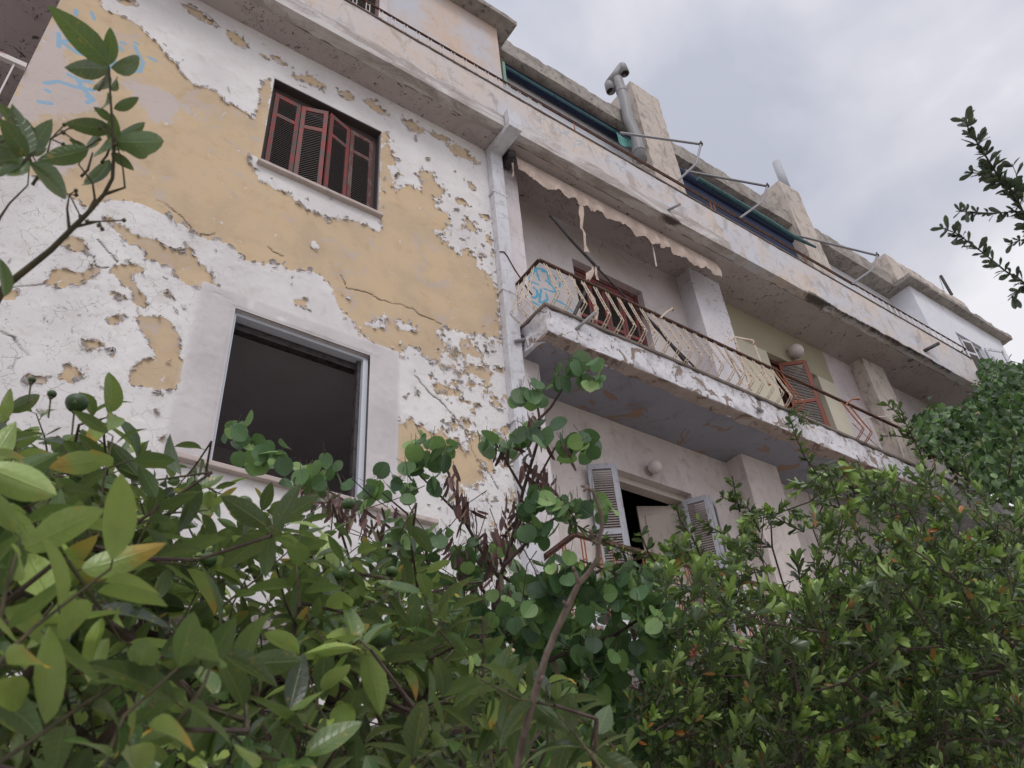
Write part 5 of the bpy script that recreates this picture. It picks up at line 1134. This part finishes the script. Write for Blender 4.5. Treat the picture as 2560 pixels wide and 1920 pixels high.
    for pth, r0, sz, n in ((c([(1990,1000),(1900,820),(1800,650),(1740,520),(1700,470),(1640,400),(1590,320),(1540,240),(1500,180),(1470,110)]), .0055, .030, 14), (c([(1790,600),(1720,600),(1640,608),(1560,605),(1490,600),(1430,598)]), .003, .022, 8), (c([(1990,1120),(1850,1020),(1760,950),(1690,910),(1580,820),(1500,760),(1430,710),(1345,680)]), .004, .026, 8),
                           (c([(1850,960),(1790,980),(1740,1020),(1700,1060)]), .003, .026, 9), (c([(1850,720),(1790,740),(1740,755),(1700,770)]), .0025, .024, 8), (c([(1740,520),(1660,440),(1600,400),(1530,400),(1480,390)]), .003, .028, 9), (c([(1900,420),(1830,440),(1760,500)]), .003, .026, 6), (c([(1740,520),(1750,420),(1720,350)]), .002, .026, 6)):
        sprig(pth, 2.15, .014, r0 * .7, sz * 1.3, n, f2, t2)
    t = empty('overhanging_shrub', (3.6, -3.4, GROUND), 'dark thorny branches hanging into the sky at upper right', 'shrub')
    P = [np.array([4.4, -3.2, GROUND]), np.array([4.2, -3.3, 0.]), deep(2900, 1500, 2.4), deep(2760, 1000, 2.3), deep(*crop(U4, (1990, 1000)), 2.15)]
    m = MB(); m.tube(P, [.03, .025, .018, .01, .0055], 8); m.tube([P[3], deep(*crop(U4, (1990, 1120)), 2.15)], [.008, .004], 6); m.tube([P[3], deep(*crop(U4, (1900, 420)), 2.15)], [.006, .003], 6); m.tube([deep(*crop(U4, (1990, 1000)), 2.15), deep(*crop(U4, (1850, 960)), 2.15)], .003, 5); m.tube([deep(*crop(U4, (1990, 1000)), 2.15), deep(*crop(U4, (1850, 720)), 2.15)], .003, 5)
    m.build('trunk', M['bark'], t); t2.build('twigs', M['bark'], t, recalc=False); f2.build('crown', M['shrubdark'], t)
smallshrub()

def vine():
    rs = np.random.RandomState(44); fo = Foliage('heart', 3); tw = MB()
    out_ = dp([(1975,905),(2010,880),(2070,885),(2110,860),(2120,790),(2140,775),(2180,790),(2300,770),(2300,1140),(2150,1060),(2080,1020),(1990,960)])
    t = empty('climbing_vine', (12.5, -.6, GROUND), 'climbing vine smothering the right end of the overhang and balconies', 'vine')
    for (p, x, y, d) in sample(out_, 3000, rs, lambda x, y, r: 0.):
        Y = -.55 - rs.uniform(0, .9) ** 1.3 + .25 * math.sin(x / 60); q = onY(x, y, Y)
        if q[0] > 17.5: continue
        for _ in range(2): fo.add(q + rs.randn(3) * .05, unit(-UP * .7 + rs.randn(3) * .5 + TOCAM * .2), unit(TOCAM * .5 + UP * .8 + rs.randn(3) * .6), rs.uniform(.06, .11))
    # hidden inner layer of older leaves
    for (p, x, y, d) in sample(out_, 1500, rs, lambda x, y, r: 0.):
        q = onY(x, y, -.28 - .25 * rs.rand())
        if q[0] < 17.5: fo.add(q, unit(-UP + rs.randn(3) * .5), unit(TOCAM + rs.randn(3) * .5), rs.uniform(.12, .2), rs.uniform(0, .3))
    for k in range(26):
        x = rs.uniform(12.5, 15); P = [(x, -.8, GROUND)]
        z = GROUND
        while z < rs.uniform(4, 5.2): z += .9; P.append((x + rs.randn() * .15 + (z * .02), -.55 + rs.randn() * .12, z))
        tw.tube(P, .012, 5)
    tw.build('stems', M['bark'], t, recalc=False); fo.build('foliage', M['vine'], t)
vine()
m = MB(); a = onY(2325, 1102, -.75); b_ = onY(2640, 1255, -.75); m.bar(a, b_, .03, .02); m.bar(a, onY(2368, 1172, -.7), .035, .02); tag(m.build('clothes_rail', M['whitebar']), 'pale clothes rail crossing the vine at the right edge', 'clothes rail')
def tuft(x, y, Y, n, seed, lab):
    rs = np.random.RandomState(seed); fo = Foliage('small', seed); tw = MB(); b = onY(x, y, Y)
    t = empty('weed', tuple(b), lab, 'weed', 'weeds rooted in the balcony edge')
    for _ in range(n):
        d = unit(np.array([rs.uniform(-.3, .9), -.6, rs.uniform(-1.2, .5)])); L = rs.uniform(.08, .25); tw.tube([b, b + d * L], .002, 4)
        for k in range(9): fo.add(b + d * L * rs.rand(), unit(d + rs.randn(3) * .8), unit(UP + rs.randn(3) * .5), rs.uniform(.03, .05))
    tw.build('stem', M['bark3'], t); fo.build('leaves', M['shrub'], t)
tuft(*crop(Q4, (740, 1480)), BY - .03, 8, 51, 'green weed rooted in the balcony edge under the folding shutter')
tuft(*crop(Q4, (860, 1600)), BY - .03, 9, 52, 'second weed hanging from the balcony edge, right of the first')
